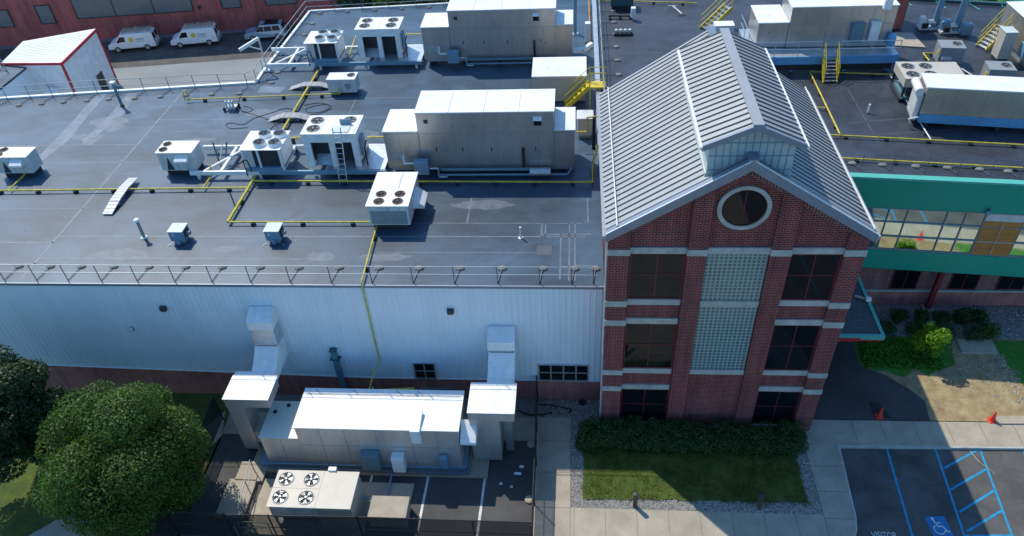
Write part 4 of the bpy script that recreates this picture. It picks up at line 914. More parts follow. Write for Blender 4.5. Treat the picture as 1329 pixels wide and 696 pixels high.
# yellow gas lines
zp = H+.22
gas_pipe('long yellow gas pipe running from the pipe junction to the left photo edge',[(-45,8.12,zp),(-20.95,8.45,zp)],branches=[[(-36.05,8.2,zp),(-36.0,10.0,zp),(-36.0,10.0,zp+.45)],[(-23.75,8.35,zp),(-23.7,9.9,zp),(-23.9,10.3,zp+.5)]])
gas_pipe('thick yellow gas pipe zigzagging front to back between the condenser platforms',[(-20.95,5.0,zp),(-20.9,9.25,zp),(-20.8,24.2,zp)],.085)
gas_pipe('yellow gas pipe running in front of the nearer air handler to the tower',[(-20.9,9.15,zp+.01),(-.45,8.85,zp+.01),(-.45,8.85,zp+.0),(-.42,10.9,zp),(-.1,10.95,RH+.3)])
gas_pipe('yellow gas pipe crossing the roof front and dropping down the white siding',[(-20.95,5.02,zp),(-12.35,5.02,zp),(-12.15,-.12,zp)],branches=[[(-12.15,-.10,zp),(-12.15,-.10,3.2),(-12.35,-1.2,2.9),(-12.6,-2.2,2.3)]],r=.048)
gas_pipe('yellow gas pipe with a valve cluster by the far left guard rail',[(-29.5,19.75,zp),(-20.9,20.2,zp),(-18.2,20.3,zp),(-18.2,20.3,zp+.4)],.045,branches=[[(-29.5,19.75,zp),(-29.55,19.9,zp+.5),(-29.3,20.0,zp+.55),(-29.25,19.7,H+.1)]])
gas_pipe('yellow gas pipe behind the ladder unit feeding the nearer air handler',[(-20.8,12.9,zp+.7),(-18,13.1,zp+.7),(-13.0,13.0,zp+.7)],.055,9)
gas_pipe('yellow gas pipe behind the far condensers',[(-19.0,26.3,zp),(-18.9,29.0,zp+.6),(-17.4,29.2,zp+.6),(-12.8,29.0,zp+.6)],.055,9)
vc = thing('vent_stub','thin black vent stub strapped beside the zigzag gas pipe','vent pipe',(-21.3,7.0,H)); MB().tube([(-21.15,6.7,H),(-21.3,6.9,H+.9)],.035,6).build('pipe', M['black'], vc); MB().lathe((-21.15,6.7,H),((.12,0),(.08,.06)),10).build('boot', M['black'], vc)

# welding cart, hoses, odds
wc = thing('hand_cart','small grey cart of cylinders with black wheels near the far rail','cart',(-25.6,18.6,H))
MB().box(-26.0,-25.2,18.35,18.8,H+.18,H+.30).build('deck', M['whitedirty'], wc)
for x, m_ in ((-25.85,'clad'),(-25.6,'white'),(-25.38,'whitedirty')): MB().cone((x,18.4,H+.31),(x,18.4,H+.75),.09,.07,10).build('cylinder', M[m_], wc)
for x, y in ((-26.05,18.3),(-25.2,18.85),(-25.15,18.35)): MB().cone((x-.03,y,H+.16),(x+.05,y,H+.16),.155,.155,12).build('wheel', M['tyre'], wc)
MB().tube([(-25.2,18.8,H+.3),(-24.9,19.0,H+.8),(-24.9,18.6,H+.8)],.02,6).build('handle', M['black'], wc)
def hose(label, pts, r=.019):
    b = MB(); P = []
    n = len(pts)
    for i in range(n-1):
        p0, p1, p2, p3 = (np.array(pts[max(0,i-1)]), np.array(pts[i]), np.array(pts[i+1]), np.array(pts[min(n-1,i+2)]))
        for t in np.linspace(0,1,7)[:-1]:
            P.append(.5*((2*p1)+(-p0+p2)*t+(2*p0-5*p1+4*p2-p3)*t*t+(-p0+3*p1-3*p2+p3)*t**3))
    P.append(np.array(pts[-1])); zz = H+r+.004
    b.tube([(p[0],p[1],zz) for p in P], r, 5)
    o = b.build('hose', M['black']); tag(o, label, 'hose', 'black hoses lying on the left roof'); return o
hose('black hose looping from the hand cart towards the near condenser', [A(313,145,H),A(335,151,H),A(352,158,H),A(361,168,H),A(357,178,H)])
hose('black hose looped on the grey roof left of the coil', [A(322,166,H),A(300,167,H),A(293,163,H),A(300,160,H),A(316,162,H),A(330,154,H),A(352,147,H),A(372,141,H),A(385,146,H)])
hose('coiled black hose in loops beside the upper crossover ramp', [A(395,137,H),A(415,134,H),A(428,138,H),A(422,144,H),A(405,147,H),A(396,143,H),A(408,138,H),A(425,136,H),A(430,141,H),A(418,147,H),A(400,150,H)])
hose('black hose curving behind the zigzag gas pipe', [A(348,172,H),A(357,163,H),A(375,158,H),A(395,161,H),A(404,158,H)])
hose('short black hose loop by the yellow pipe support', [A(316,138,H),A(328,142,H),A(322,146,H),A(312,143,H)])

# crane davit at the roof corner
dv = thing('roof_davit','white steel davit arm standing at the far left roof corner','davit',(*A(347,92,H),H))
q = A(347,92,H); MB().tube([(q[0],q[1],H+.02),(q[0],q[1],H+2.6)],.06,8).build('mast', M['whitedirty'], dv); MB().bar((q[0],q[1],H+2.6),(q[0]-1.3,q[1]-.9,H+2.1),.16,.22).build('arm', M['white'], dv); MB().bar((q[0],q[1],H+1.7),(q[0]-.8,q[1]-.55,H+2.25),.07).build('brace', M['whitedirty'], dv); MB().box(q[0]-.3,q[0]+.3,q[1]-.3,q[1]+.3,H+.003,H+.05).build('base_plate', M['galv'], dv)
ap = thing('actuator_frame','dark steel A-shaped pipe stand at the end of the near platform','pipe stand',(-23.6,11.6,H))
for dx in (-.45,.45): MB().tube([(-23.6+dx*.4,11.3,H+.05),(-23.6+dx,11.8,H+1.35)],.05,6).build('leg', M['raildark'], ap)
MB().tube([(-23.6,11.2,H+.5),(-23.5,12.0,H+1.3)],.04,6).build('brace', M['clad'], ap); MB().tube([(-24.0,11.75,H+.9),(-23.2,11.75,H+.9)],.04,6).build('crossbar', M['raildark'], ap)
vb = thing('valve_box','small black valve box between the platform beams by the far corner','valve',(-23.4,26,H)); MB().box(-23.6,-23.2,25.8,26.15,H+.02,H+.4).build('body', M['black'], vb); MB().lathe((-23.4,25.97,H+.4),((.12,0),(.12,.1),(.05,.14)),10).build('bonnet', M['yellow'], vb)

# guard rails of the left roof
fp = [(-33.25,.2)]+[(x,.16) for x in (-31.45,-29.65,-27.91,-26.09,-24.13,-22.10,-20.10,-18.04,-15.95,-13.80,-11.69,-9.58,-7.47,-5.29,-3.21,-1.61,-.55)]
railing('guard_rail','long guard rail along the front edge of the left roof, above the white siding',[(-60,.16),(-.35,.16)],H,bases=(.12,.99),posts=[(-59+i*1.95,.16) for i in range(14)]+fp)
bp = [A(u,v,H) for u, v in ((-60,139),(-40,137),(-15,134),(11,131),(40,128),(69,126),(97,124),(127,122),(155,120),(188,119),(221,117),(254,115),(287,114),(322,113))]
railing('guard_rail','guard rail with counterweights along the far left roof edge, before the red-trimmed shed',bp+[(-25.3,22.4)],H,bases=(-.25,-.97),posts=bp)
railing('guard_rail','guard rail running back along the far left roof corner, beside the silver car',[(-25.15,22.7),(-25.2,24.4),(-24.95,36.0),(-13,36.9)],H,bases=(.99,-.1),sp=2.4)
railing('guard_rail','guard rail on the far edge behind the two condensers and trees',[(-12.8,36.95),(-.3,38.0)],H,sp=2.1)
railing('guard_rail','guard rail along the low parapet between the left roof and the dark roof',[(.38,11.4),(.38,38.5)],RH,sp=2.2,bases=(.98,.1))
stair('access_stairs','yellow stairs with handrails climbing from the left roof over the parapet',(-2.15,18.35,H+.05),(-.55,18.35,RH+.45),.85,6,group='yellow access stairs',tm='yellow')
lp = thing('stair_landing','yellow landing platform over the parapet at the top of the left stairs','landing',(0,18.35,RH))
bx(lp,'deck','yellow',-.54,.55,17.9,18.8,RH+.35,RH+.45); 
for y in (17.93,18.77):
    b = MB()
    for x in (-.5,.5): b.tube([(x,y,RH+.452),(x,y,RH+1.45)],.022,6)
    for hh in (1.0,1.45): b.tube([(-.5,y,RH+hh),(.5,y,RH+hh)],.022,6)
    b.build('handrail', M['yellow'], lp)
for x, y in ((-.5,17.95),(-.5,18.75)): MB().box(x-.04,x+.04,y-.04,y+.04,H+.003,RH+.348).build('leg', M['yellow'], lp)
for x, y in ((.5,17.95),(.5,18.75)): MB().box(x-.04,x+.04,y-.04,y+.04,RH+.003,RH+.348).build('leg', M['yellow'], lp)
# small cluster of gear between air handlers and the parapet
tc_ = thing('tank_unit','tan covered tank beside the nearer air handler and the parapet','tank',(-.9,14.6,H))
bx(tc_,'tank_body','tan',-1.35,-.35,14.1,15.2,H+.15,H+1.35,bevel=.12); bx(tc_,'stand','greyac',-1.25,-.45,14.2,15.1,H+.003,H+.148); bx(tc_,'lid','whitedirty',-1.38,-.32,14.07,15.23,H+1.352,H+1.45,bevel=.04)
gas_pipe('short yellow gas riser bending over the parapet beside the tan tank',[(-1.4,12.9,H+1.2),(-.75,12.9,H+1.2),(-.75,12.9,H+2.2),(.1,13.0,H+2.2)],.05)
dk = thing('intake_elbow','white duct elbow joining the farther air handler to the parapet','duct',(-.9,25.5,H)); MB().bar((-1.75,25.3,H+.9),(-.9,25.3,H+.9),.32,.32).build('section', M['white'], dk); MB().bar((-.92,25.3,H+.9),(-.25,25.9,H+1.1),.30,.30).build('section', M['white'], dk)
pnb = thing('meter_cabinet','slim white meter cabinet beside the far parapet','cabinet',(-.6,28.5,H)); bx(pnb,'body','white',-.75,-.35,28.2,28.7,H+.2,H+1.7); bx(pnb,'stand','dark',-.7,-.4,28.25,28.65,H+.003,H+.198)
cs = thing('steel_column','tall blue-grey steel column behind the farther air handler','column',(-1.5,30.5,H)); MB().box(-1.62,-1.38,30.3,30.5,H+.02,H+3.0).build('shaft', M['bluegrey'], cs); MB().box(-1.75,-1.25,30.15,30.65,H+.003,H+.019).build('base_plate', M['galv'], cs)
gas_pipe('orange-brown standpipe along the parapet at the top of the photo',[(-.35,27.6,H+.2),(-.35,36.5,H+.4),(-.35,36.5,H+2.5)],.06,3,m='orange',name='standpipe',group=None)

# ================================================================== DARK ROOF (centre and right)
def Rz(u, v, h=0): return A(u, v, RH+h)
# big platform air handler
ax = thing('air_handler','huge beige air handler on the shade-blue steel platform at the top right','air handler',(14.8,22.3,RH),group='big metal air handlers on the dark roof')
zb0 = RH+1.35
bx(ax,'cabinet','stainless',12.6,19.25,21.5,24.2,zb0,RH+4.05); slab_top(ax,12.6,19.25,21.5,24.2,RH+4.05)
bx(ax,'end_section','stainless',10.65,12.595,21.6,24.6,zb0,RH+3.0); slab_top(ax,10.65,12.54,21.6,24.6,RH+3.0)
panel_lines(ax,12.7,19.2,21.5,zb0+.1,RH+3.9,[13.6,15.0,16.4,17.8,18.6],[RH+2.9])
bx(ax,'control_panel','greenpatina',16.6,17.4,21.2,21.495,zb0+.35,RH+3.0); bx(ax,'disconnect_box','white',17.75,18.35,21.15,21.495,zb0+.5,RH+3.1,bevel=.03)
bx(ax,'exhaust_elbow','white',18.2,18.7,21.1,21.6,RH+3.9,RH+4.6,bevel=.06); bx(ax,'blue_duct','steelblue',19.0,19.5,20.9,21.49,zb0+.1,RH+2.3,bevel=.2)
for x in (11.3,13.2,14.9): bx(ax,'access_latch','bluegrey',x,x+.12,21.46,21.494,RH+2.3,RH+2.42)
pf = thing('steel_platform','shade-blue steel platform with guard rail under the huge beige air handler','platform',(15,20.6,RH),group='steel platforms on the dark roof')
bx(pf,'deck','galv',10.2,19.6,20.2,24.8,RH+1.18,RH+1.3); bx(pf,'fascia_beam','steelblue',10.2,19.6,20.1,20.195,RH+.75,RH+1.3)
bx(pf,'shade_skirt','dark',10.4,19.4,20.45,20.55,RH+.2,RH+1.175); bx(pf,'side_beam','galv',10.08,10.198,20.1,24.8,RH+.75,RH+1.3)  # dark panel stands in for the black shadow under the platform
for x in (10.5,13.0,16.5,19.2):
    for y in (20.7,24.3): bx(pf,'leg','steelblue',x-.12,x+.12,y-.12,y+.12,RH+.003,RH+1.178)
for hh in (.5,1.0):
    MB().tube([(10.15,24.8,RH+1.3+hh),(10.15,20.15,RH+1.3+hh),(14.55,20.15,RH+1.3+hh)],.024,6).build('rail', M['galv'], pf); MB().tube([(15.75,20.15,RH+1.3+hh),(19.55,20.15,RH+1.3+hh)],.024,6).build('rail', M['galv'], pf)
for x, y in ((10.15,24.7),(10.15,23.2),(10.15,21.7),(10.15,20.15),(11.6,20.15),(13.1,20.15),(14.5,20.15),(15.8,20.15),(17.7,20.15),(19.5,20.15)): MB().tube([(x,y,RH+1.3),(x,y,RH+2.3)],.024,6).build('post', M['galv'], pf)
stair('access_stairs','steep yellow stairs rising to the shade-blue steel platform',(15.15,18.9,RH+.03),(15.15,20.1,RH+1.25),.85,7,group='yellow access stairs',tm='greyac')
stair('access_stairs','yellow stairs cut off by the top of the photo, behind the tower ridge',(8.1,27.7,RH+.05),(9.9,28.6,RH+1.5),.9,7,group='yellow access stairs')
wl = thing('white_duct_section','low white duct beside the yellow stairs behind the tower ridge','duct',(9.3,26.4,RH)); bx(wl,'duct_body','white',8.6,10.0,25.9,26.8,RH+.5,RH+1.1); 
for x in (8.8,9.8): bx(wl,'leg','galv',x-.05,x+.05,26.2,26.4,RH+.003,RH+.498)
# brick stack
bs = thing('brick_penthouse','narrow red brick penthouse at the right end of the huge air handler','penthouse',(21.3,26.5,RH)); MB().box(20.2,22.3,27.3,29.6,RH-.2,RH+3.6).build('brick_wall', M['brickfar'], bs); bx(bs,'coping','greyac',20.1,22.4,27.2,29.7,RH+3.602,RH+3.75)
wp = thing('walkway_pad','pale concrete pad lying on the dark roof beside the huge air handler','roof pad',(22,25,RH)); MB().prism([(20.9,24.3),(22.85,23.9),(22.75,26.4),(21.0,26.6)],RH+.004,RH+.09).build('pad', M['concrete'], wp, bevel=.01)
# tan condenser
tcn = thing('condensing_unit','flat tan condenser with four dark fans on the dark roof','condenser',(20.0,17,RH)); tz = RH+1.62
Mt = Matrix.Translation((18.6,16.05,0)) @ Matrix.Rotation(rad(-3),4,'Z')
MB(Mt).box(0,3.55,0,2.35,tz-.55,tz).build('cabinet', M['tan'], tcn, bevel=.02)
MB(Mt).box(-.02,3.57,-.02,2.37,tz+.001,tz+.04).build('fan_deck', M['tan'], tcn, bevel=.01)
for x in (.1,3.45):
    for y in (.1,2.25): MB(Mt).box(x-.06,x+.06,y-.06,y+.06,RH+.42,tz-.552).build('leg', M['black'], tcn)
MB(Mt).box(.15,3.4,.06,2.29,RH+.25,RH+.418).build('base_rail', M['greenpatina'], tcn)
MB(Mt).box(.3,3.3,.15,.2,RH+.42,tz-.555).build('coil', M['dark'], tcn)
for sx_ in (.1,3.45): MB(Mt).box(sx_-.1,sx_+.1,.1,2.2,RH+.003,RH+.248).build('sleeper', M['dark'], tcn)
for x, y in ((.55,.6),(1.6,.65),(.55,1.7),(1.6,1.75)):
    p = Mt @ Vector((x,y,0)); fan(tcn,(p.x,p.y,tz+.042),.40,'flat')
# long white air handler at right edge
a3 = thing('air_handler','long low air handler with white roof and shade-blue base at the right edge','air handler',(22,13,RH),group='big metal air handlers on the dark roof')
Ma = Matrix.Translation((18.62,13.05,0)) @ Matrix.Rotation(rad(-8.5),4,'Z')
zt = RH+2.55
MB(Ma).box(0,9,0,1.75,RH+.9,zt).build('cabinet', M['stainless'], a3, bevel=.012); MB(Ma).box(-.06,9.06,-.06,1.81,zt+.001,zt+.08).build('cover', M['white'], a3, bevel=.015)
MB(Ma).box(.05,8.95,-.03,1.7,RH+.35,RH+.898).build('shade_blue_skirt', M['steelblue'], a3, bevel=.01); MB(Ma).box(-.35,-.003,.1,1.65,RH+.35,zt-.5).build('end_hood', M['whitedirty'], a3, bevel=.15)
MB(Ma).cone((-.30,.15,zt-.35),(-.30,1.6,zt-.35),.24,.24,16).build('intake_roll', M['white'], a3, smooth=True)
for x in (.6,4.4,8.2): MB(Ma).box(x-.1,x+.1,.1,1.6,RH+.003,RH+.348).build('sleeper', M['dark'], a3)
b = MB(Ma)
for x in (1.6,3.2,4.8): b.box(x-.01,x+.01,-.012,-.001,RH+.95,zt-.05); b.box(x-.01,x+.01,-.042,-.031,RH+.4,RH+.85)
b.build('panel_joints', M['greyac'], a3)
for x in (1.3,3.3): MB(Ma).box(x,x+.14,-.07,-.032,RH+.82,RH+.93).build('access_latch', M['greyac'], a3)
MB(Ma).tube([(-.4,-.1,RH+.3),(-.5,-.1,RH+.6),(-.2,-.1,RH+.7),(.0,-.02,RH+.7)],.05,6).build('drain_trap', M['white'], a3)
# grey units
def grey_ac(label, x, y):
    t = thing('rooftop_unit', label, 'rooftop unit', (x,y,RH), group='small grey single-fan units'); Mg = Matrix.Translation((x,y,0)) @ Matrix.Rotation(rad(-7),4,'Z')
    MB(Mg).box(0,1.5,0,1.25,RH+.2,RH+1.3).build('cabinet', M['greyac'], t, bevel=.02); MB(Mg).box(-.02,1.52,-.02,1.27,RH+1.302,RH+1.34).build('top_panel', M['greyac'], t, bevel=.01)
    MB(Mg).box(.15,1.35,.15,1.1,RH+.003,RH+.198).build('roof_curb', M['dark'], t); MB(Mg).box(.15,.75,-.18,-.003,RH+.55,RH+.72).build('air_hood', M['whitedirty'], t); MB(Mg).box(-.03,-.003,.3,.5,RH+.7,RH+1.0).build('warning_label', M['yellow'], t)
    p = Mg @ Vector((1.08,.7,0)); fan(t,(p.x,p.y,RH+1.342),.32,'flat')
grey_ac('small grey rooftop unit behind the tan condenser',22.55,21.05); grey_ac('small grey rooftop unit behind the long air handler at the right edge',24.3,17.75)
stair('access_stairs','yellow stairs at the upper right edge beside a tall tan cabinet',(26.45,23.65,RH+.05),(27.6,24.05,RH+1.5),.9,7,group='yellow access stairs',tm='whitedirty')
tb = thing('tall_cabinet','tall tan cabinet at the foot of the right-edge air handlers','cabinet',(26.8,21.7,RH)); bx(tb,'body','tan',26.45,27.2,21.35,22.3,RH+.3,RH+2.1,bevel=.02); slab_top(tb,26.45,27.2,21.35,22.3,RH+2.1,'top','clad',.03,.05); bx(tb,'stand','dark',26.5,27.15,21.4,22.25,RH+.003,RH+.298)
a5 = thing('air_handler','grey metal air handler cut off by the upper right edge of the photo','air handler',(29,22,RH),group='big metal air handlers on the dark roof'); bx(a5,'cabinet','stainless',27.9,32,20.0,25.2,RH+.5,RH+2.6); slab_top(a5,27.9,32,20,25.2,RH+2.6); bx(a5,'base_frame','galv',28,31.9,20.1,25.1,RH+.003,RH+.498); bx(a5,'control_box','bluegrey',27.5,27.895,20.5,21.2,RH+.7,RH+1.6)
# lab exhaust stacks
def stack(label, u, v):
    x, y = Rz(u, v); t = thing('exhaust_stack', label, 'exhaust stack', (x,y,RH), group='tall blue-grey exhaust stacks')
    bx(t,'skid','whitedirty',x-1.1,x+.35,y-.3,y+.45,RH+.05,RH+.22); MB().cone((x,y,RH+.2),(x,y,RH+5.2),.24,.20,14).build('stack', M['bluegrey'], t, smooth=True)
    bx(t,'fan_housing','bluegrey',x+.15,x+.85,y-.75,y-.15,RH+.05,RH+.9,bevel=.15); MB().cone((x-.55,y-.05,RH+.55),(x-.05,y-.05,RH+.55),.2,.2,12).build('motor', M['galv'], t)
    MB().lathe((x-.8,y+.35,RH+.22),((.25,0),(.25,.45),(.18,.6),(.05,.66)),14).build('damper_cap', M['white'], t, smooth=True); bx(t,'pulley_guard','black',x-1.0,x-.6,y-.45,y-.3,RH+.25,RH+.6)
    return t
stack('tall blue-grey exhaust stack nearer the red brick penthouse',1211,38); stack('tall blue-grey exhaust stack farther from the red brick penthouse',1239,43)
# dark roof pipes
zq = RH+.17
def gp2(label, px, m='pipe', r=.05, sup=2.0, br=()): return gas_pipe(label,[(*A(u,v,zq),zq) for u, v in px],r,sup,m,zfloor=RH,name='gas_pipe' if m=='pipe' else 'drain_pipe',group='yellow gas pipes' if m=='pipe' else None,branches=[[(*A(u,v,zq),zq) for u, v in q] for q in br])
gp2('yellow gas pipe nearest the green fascia',[(1088,205),(1345,219)])
gp2('yellow gas pipe before the long air handler, second from the green fascia',[(1072,175),(1345,189)])
gp2('yellow gas pipe angling from the yellow stairs towards the tower',[(1160,97),(1051,93),(1090,174)],br=[[(1071,140),(1050,139)]])
gp2('thin white condensate pipe crossing the dark roof from the tan condenser',[(1155,97),(1208,181)],'white',.035,1.6)
gp2('short yellow gas stub behind the small grey unit',[(1222,70),(1198,69),(1206,79)])
gp2('yellow gas pipe across the top of the dark roof',[(770,0),(830,2),(905,4)])
gas_pipe('thin white pipe between the two small grey units',[(*A(1240,84,zq),zq),(*A(1268,102,zq),zq),(*A(1290,90,zq),zq)],.035,2,'white',zfloor=RH,name='drain_pipe',group=None)
rfp = [Rz(u,v) for u, v in ((1120,223),(1160,225),(1204,227),(1246,229),(1288,231),(1326,234),(1368,236))]
rr_ = thing('guard_rail','light guard rail standing along the green coping of the dark roof','railing',(*rfp[0],RH),group='rooftop guard rails')
for hh in (1.07,.56): MB().tube([(x-.1,y+.15,RH+hh) for x, y in rfp],.018,6).build('rail', M['raildark'], rr_)
for x, y in rfp:
    p = MB().tube([(x-.1,y+.15,RH+.02),(x-.1,y+.15,RH+1.07)],.018,6).tube([(x-.1,y+.15,RH+.06),(x-.35,y+.75,RH+.06)],.02,6).build('post', M['raildark'], rr_); MB().lathe((x-.37,y+.8,RH+.004),((.24,0),(.24,.06),(.18,.1),(.06,.12)),14,1,.7).build('counterweight', M['cwt'], p)
fe = [Rz(u,v) for u, v in ((1172,1),(1215,4),(1258,6),(1300,8.5),(1345,11))]
gr = thing('guard_rail','green guard rail on the far edge of the dark roof','railing',(*fe[0],RH),group='rooftop guard rails')
for hh in (1.0,.5): MB().tube([(x,y,RH+hh) for x, y in fe],.05,6).build('rail', M['greenedge'], gr)
for x, y in fe: p = MB().tube([(x,y,RH),(x,y,RH+1)],.04,6).tube([(x,y,RH+.05),(x+.3,y-1.2,RH+.05)],.03,6).build('post', M['greenedge'], gr)
eb2 = MB(); eb2.bar((.12,39,RH+.08),(24,32.9,RH+.08),.3,.25); eb2.bar((24,32.9,RH+.08),(45,28,RH+.08),.3,.25); eb2.build('rear_coping', M['teal'], gb)
for (a_, b_) in (((1020,183),(1329,162)),((1100,160),(1200,152)),((800,70),(930,66)),((810,26),(950,30)),((1100,115),(1140,185))):
    p = A(*a_,RH); q = A(*b_,RH); d = Vector((q[0]-p[0],q[1]-p[1],0)).normalized(); n2 = d.cross(Vector((0,0,1)))*.04
    P, Q = Vector((*p,RH+.004)), Vector((*q,RH+.004)); MB().add([P+n2,P-n2,Q-n2,Q+n2],[(0,1,2,3)]).build('roof_seam', M['roofseam'], gb)
gbx = thing('equipment_box','dark teal equipment box at the top of the photo left of the yellow stairs','cabinet',(2.2,32.4,RH)); bx(gbx,'body','teal',1.3,3.1,32.0,33.2,RH+.35,RH+1.3,bevel=.03); bx(gbx,'stand','dark',1.4,3.0,32.1,33.1,RH+.003,RH+.348)
ps = thing('pipe_rack','dark pipe rack with a white-topped box on the centre of the roof','pipe rack',(2,30.3,RH)); MB().tube([(1.1,30.4,RH+.25),(2.9,30.2,RH+.25)],.08,8).build('pipe', M['fan'], ps); bx(ps,'control_box','white',2.8,3.15,29.8,30.2,RH+.25,RH+1.0)
for x in (1.2,2.0,2.8): bx(ps,'support','dark',x-.1,x+.1,30.1,30.5,RH+.003,RH+.16)
lh = thing('light_housing','cluster of pale vent hoods on a low black curb on the centre roof','vent',(2,27.4,RH)); bx(lh,'curb','dark',1.4,2.8,27.0,27.5,RH+.003,RH+.2)
for k in range(4): MB().lathe((1.6+k*.33,27.25,RH+.2),((.10,0),(.14,.1),(.12,.22),(.04,.27)),10).build('vent_hood', M['clad'], lh, smooth=True)
ts = thing('pipe_stand','small white T-shaped pipe stand on the centre roof','pipe stand',(5.4,30.9,RH)); q1_ = Rz(873,12); q2_ = Rz(885,20); MB().tube([(q1_[0],q1_[1],RH+.25),(q2_[0],q2_[1],RH+.1)],.06,6).tube([(q1_[0]-.4,q1_[1],RH+.25),(q1_[0]+.3,q1_[1],RH+.25)],.05,6).build('pipe', M['whitedirty'], ts); MB().box(q2_[0]-.3,q2_[0]+.3,q2_[1]-.15,q2_[1]+.15,RH+.003,RH+.04).build('foot', M['dark'], ts)
mv = thing('mushroom_vent','round white mushroom vent just behind the tower roof','vent',(*Rz(822,113),RH)); x, y = Rz(822,114); MB().cone((x,y,RH),(x,y,RH+.25),.16,.16,14).build('neck', M['clad'], mv); MB().lathe((x,y,RH+.25),((.36,0),(.36,.08),(.25,.17),(.08,.21)),18).build('cap', M['white'], mv, smooth=True)
gl = thing('roof_light','small white floodlight with green cover by the parapet below the stairs','lamp',(.45,16.6,RH)); bx(gl,'lamp_head','white',.3,.75,16.6,17.0,RH+.15,RH+.45,bevel=.05); bx(gl,'cover','teal',.42,.75,15.6,16.1,RH+.003,RH+.3,bevel=.03); MB().tube([(.5,16.75,RH),(.5,16.75,RH+.15)],.04,6).build('stem', M['galv'], gl)
w1 = thing('vent_stub','thin white vent stub alone on the dark roof right of the tower','vent pipe',(*Rz(1126,147),RH)); x, y = Rz(1126,147); MB().cone((x,y,RH+.03),(x,y,RH+.6),.06,.06,10).build('pipe', M['white'], w1); MB().lathe((x,y,RH),((.14,0),(.14,.03),(.07,.05)),12).build('boot', M['fan'], w1)

# ================================================================== YARD UNIT
ya = thing('air_handler','long white-roofed air handler on the ground in the fenced yard','air handler',(-11.4,-3.8,0),group='yard air handling plant')
yf = -5.02; yb = -2.58
MB().box(-18.6,-5.9,-5.35,-2.4,-.2,.10).build('concrete_pad', M['concrete'], ya, bevel=.02)
bx(ya,'base_frame','bluegrey',-18.0,-7.0,yf-.05,yb+.05,.102,.42)
bx(ya,'cabinet','yardmetal',-15.5,-7.2,yf,yb,.422,3.40); 
MB().prism([(-15.58,yf-.07),(-7.12,yf-.07),(-7.12,yb+.07),(-15.58,yb+.07)],3.402,[3.46,3.46,3.52,3.52]).build('cover', M['white'], ya, bevel=.012)
bx(ya,'end_section','yardmetal',-17.55,-15.505,yf+.05,yb-.05,.422,2.45); slab_top(ya,-17.55,-15.56,yf+.05,yb-.05,2.45,'end_cover','clad',.05,.05)
panel_lines(ya,-15.4,-7.3,yf,.5,3.3,[-14.3,-13.0,-11.4,-9.6,-8.3],[2.0]); panel_lines(ya,-17.5,-15.6,yf+.05,.5,2.4,[-16.5])
bx(ya,'control_panel','greenpatina',-12.35,-11.4,yf-.45,yf-.014,.55,1.75); bx(ya,'disconnect_box','white',-10.75,-10.1,yf-.5,yf-.014,.5,1.65,bevel=.04)
MB().prism([(-9.55,yf-.22),(-9.05,yf-.22),(-9.05,yf+1.0),(-9.55,yf+1.0)],[2.6,2.6,3.53,3.53],[3.55,3.55,3.75,3.75]).build('relief_hood', M['white'], ya, bevel=.02)
bx(ya,'blue_elbow','bluegrey',-8.3,-7.85,yf-.35,yf-.014,.6,1.6,bevel=.12)
MB().prism([(-7.15,yf-.02),(-6.35,yf-.02),(-6.35,yf+.9),(-7.15,yf+.9)],2.3,[2.5,2.5,3.2,3.2]).build('side_hood', M['white'], ya, bevel=.02)
MB().tube([(-17.5,yf-.3,.35),(-12.5,yf-.3,.35),(-7.4,yf-.32,.3),(-6.9,yf-.2,.3),(-6.8,yf+.1,.5),(-6.8,yf+.3,1.0)],.07,8).build('refrigerant_pipe', M['raildark'], ya)
MB().tube([(-17.4,yf-.2,.62),(-8.4,yf-.2,.62)],.035,6).build('conduit', M['bluegrey'], ya)
for x, y in ((-17.2,-3.35),(-16.6,-2.9)): MB().lathe((x,y,2.5),((.10,0),(.10,.08),(.03,.1)),10).build('lifting_lug', M['black'], ya)
wr = thing('guard_cable','thin guard rail standing on the back of the yard air handler roof','railing',(-11,yb-.3,3.5)); MB().tube([(-15.4,yb-.35,3.56),(-7.3,yb-.35,3.56)],.018,5).build('rail', M['greyac'], wr)
for x in (-14.6,-12.6,-10.3,-9.2): MB().tube([(x,yb-.35,3.56),(x-.35,yb-.05,3.54)],.018,5).build('brace', M['greyac'], wr)
pal = thing('pipe_bundle','yellow and teal pipe lengths lying behind the yard air handler','pipe bundle',(-11.6,-1.6,1.6))
for i, (m_, a_, b_) in enumerate((('yellow',(-13.2,-1.3,1.9),(-10.2,-1.1,1.95)),('yellow',(-13.0,-1.55,1.85),(-10.6,-1.25,1.9)),('teal',(-9.9,-1.0,1.85),(-8.0,-1.0,1.85)))): MB().tube([a_,b_],.07,8).build('pipe_length', M[m_], pal)
for x in (-12.6,-10.6,-8.6): MB().box(x-.05,x+.05,-1.6,-.85,-.02,1.775).build('trestle', M['greyac'], pal)
yc = thing('condensing_unit','grey-white condenser with four bright fans on the yard pad','condenser',(-14.1,-7.6,0),group='yard air handling plant')
MB().prism([(-17.75,-9.0),(-11.7,-8.95),(-11.7,-7.0),(-9.7,-7.0),(-9.65,-5.85),(-17.6,-5.8)],-.2,.08).build('concrete_pad', M['concrete'], yc, bevel=.02)
bx(yc,'cabinet','tan',-13.75,-12.05,-8.6,-6.65,.1,2.0); bx(yc,'coil_section','whitedirty',-16.1,-13.76,-8.55,-6.65,.95,2.0); slab_top(yc,-16.12,-12.03,-8.66,-6.6,2.0,'top_panel','tan',.02,.04)
bx(yc,'coil','dark',-15.8,-13.8,-8.3,-6.8,.35,.948); bx(yc,'bottom_frame','bluegrey',-16.05,-13.77,-8.5,-6.7,.1,.348)
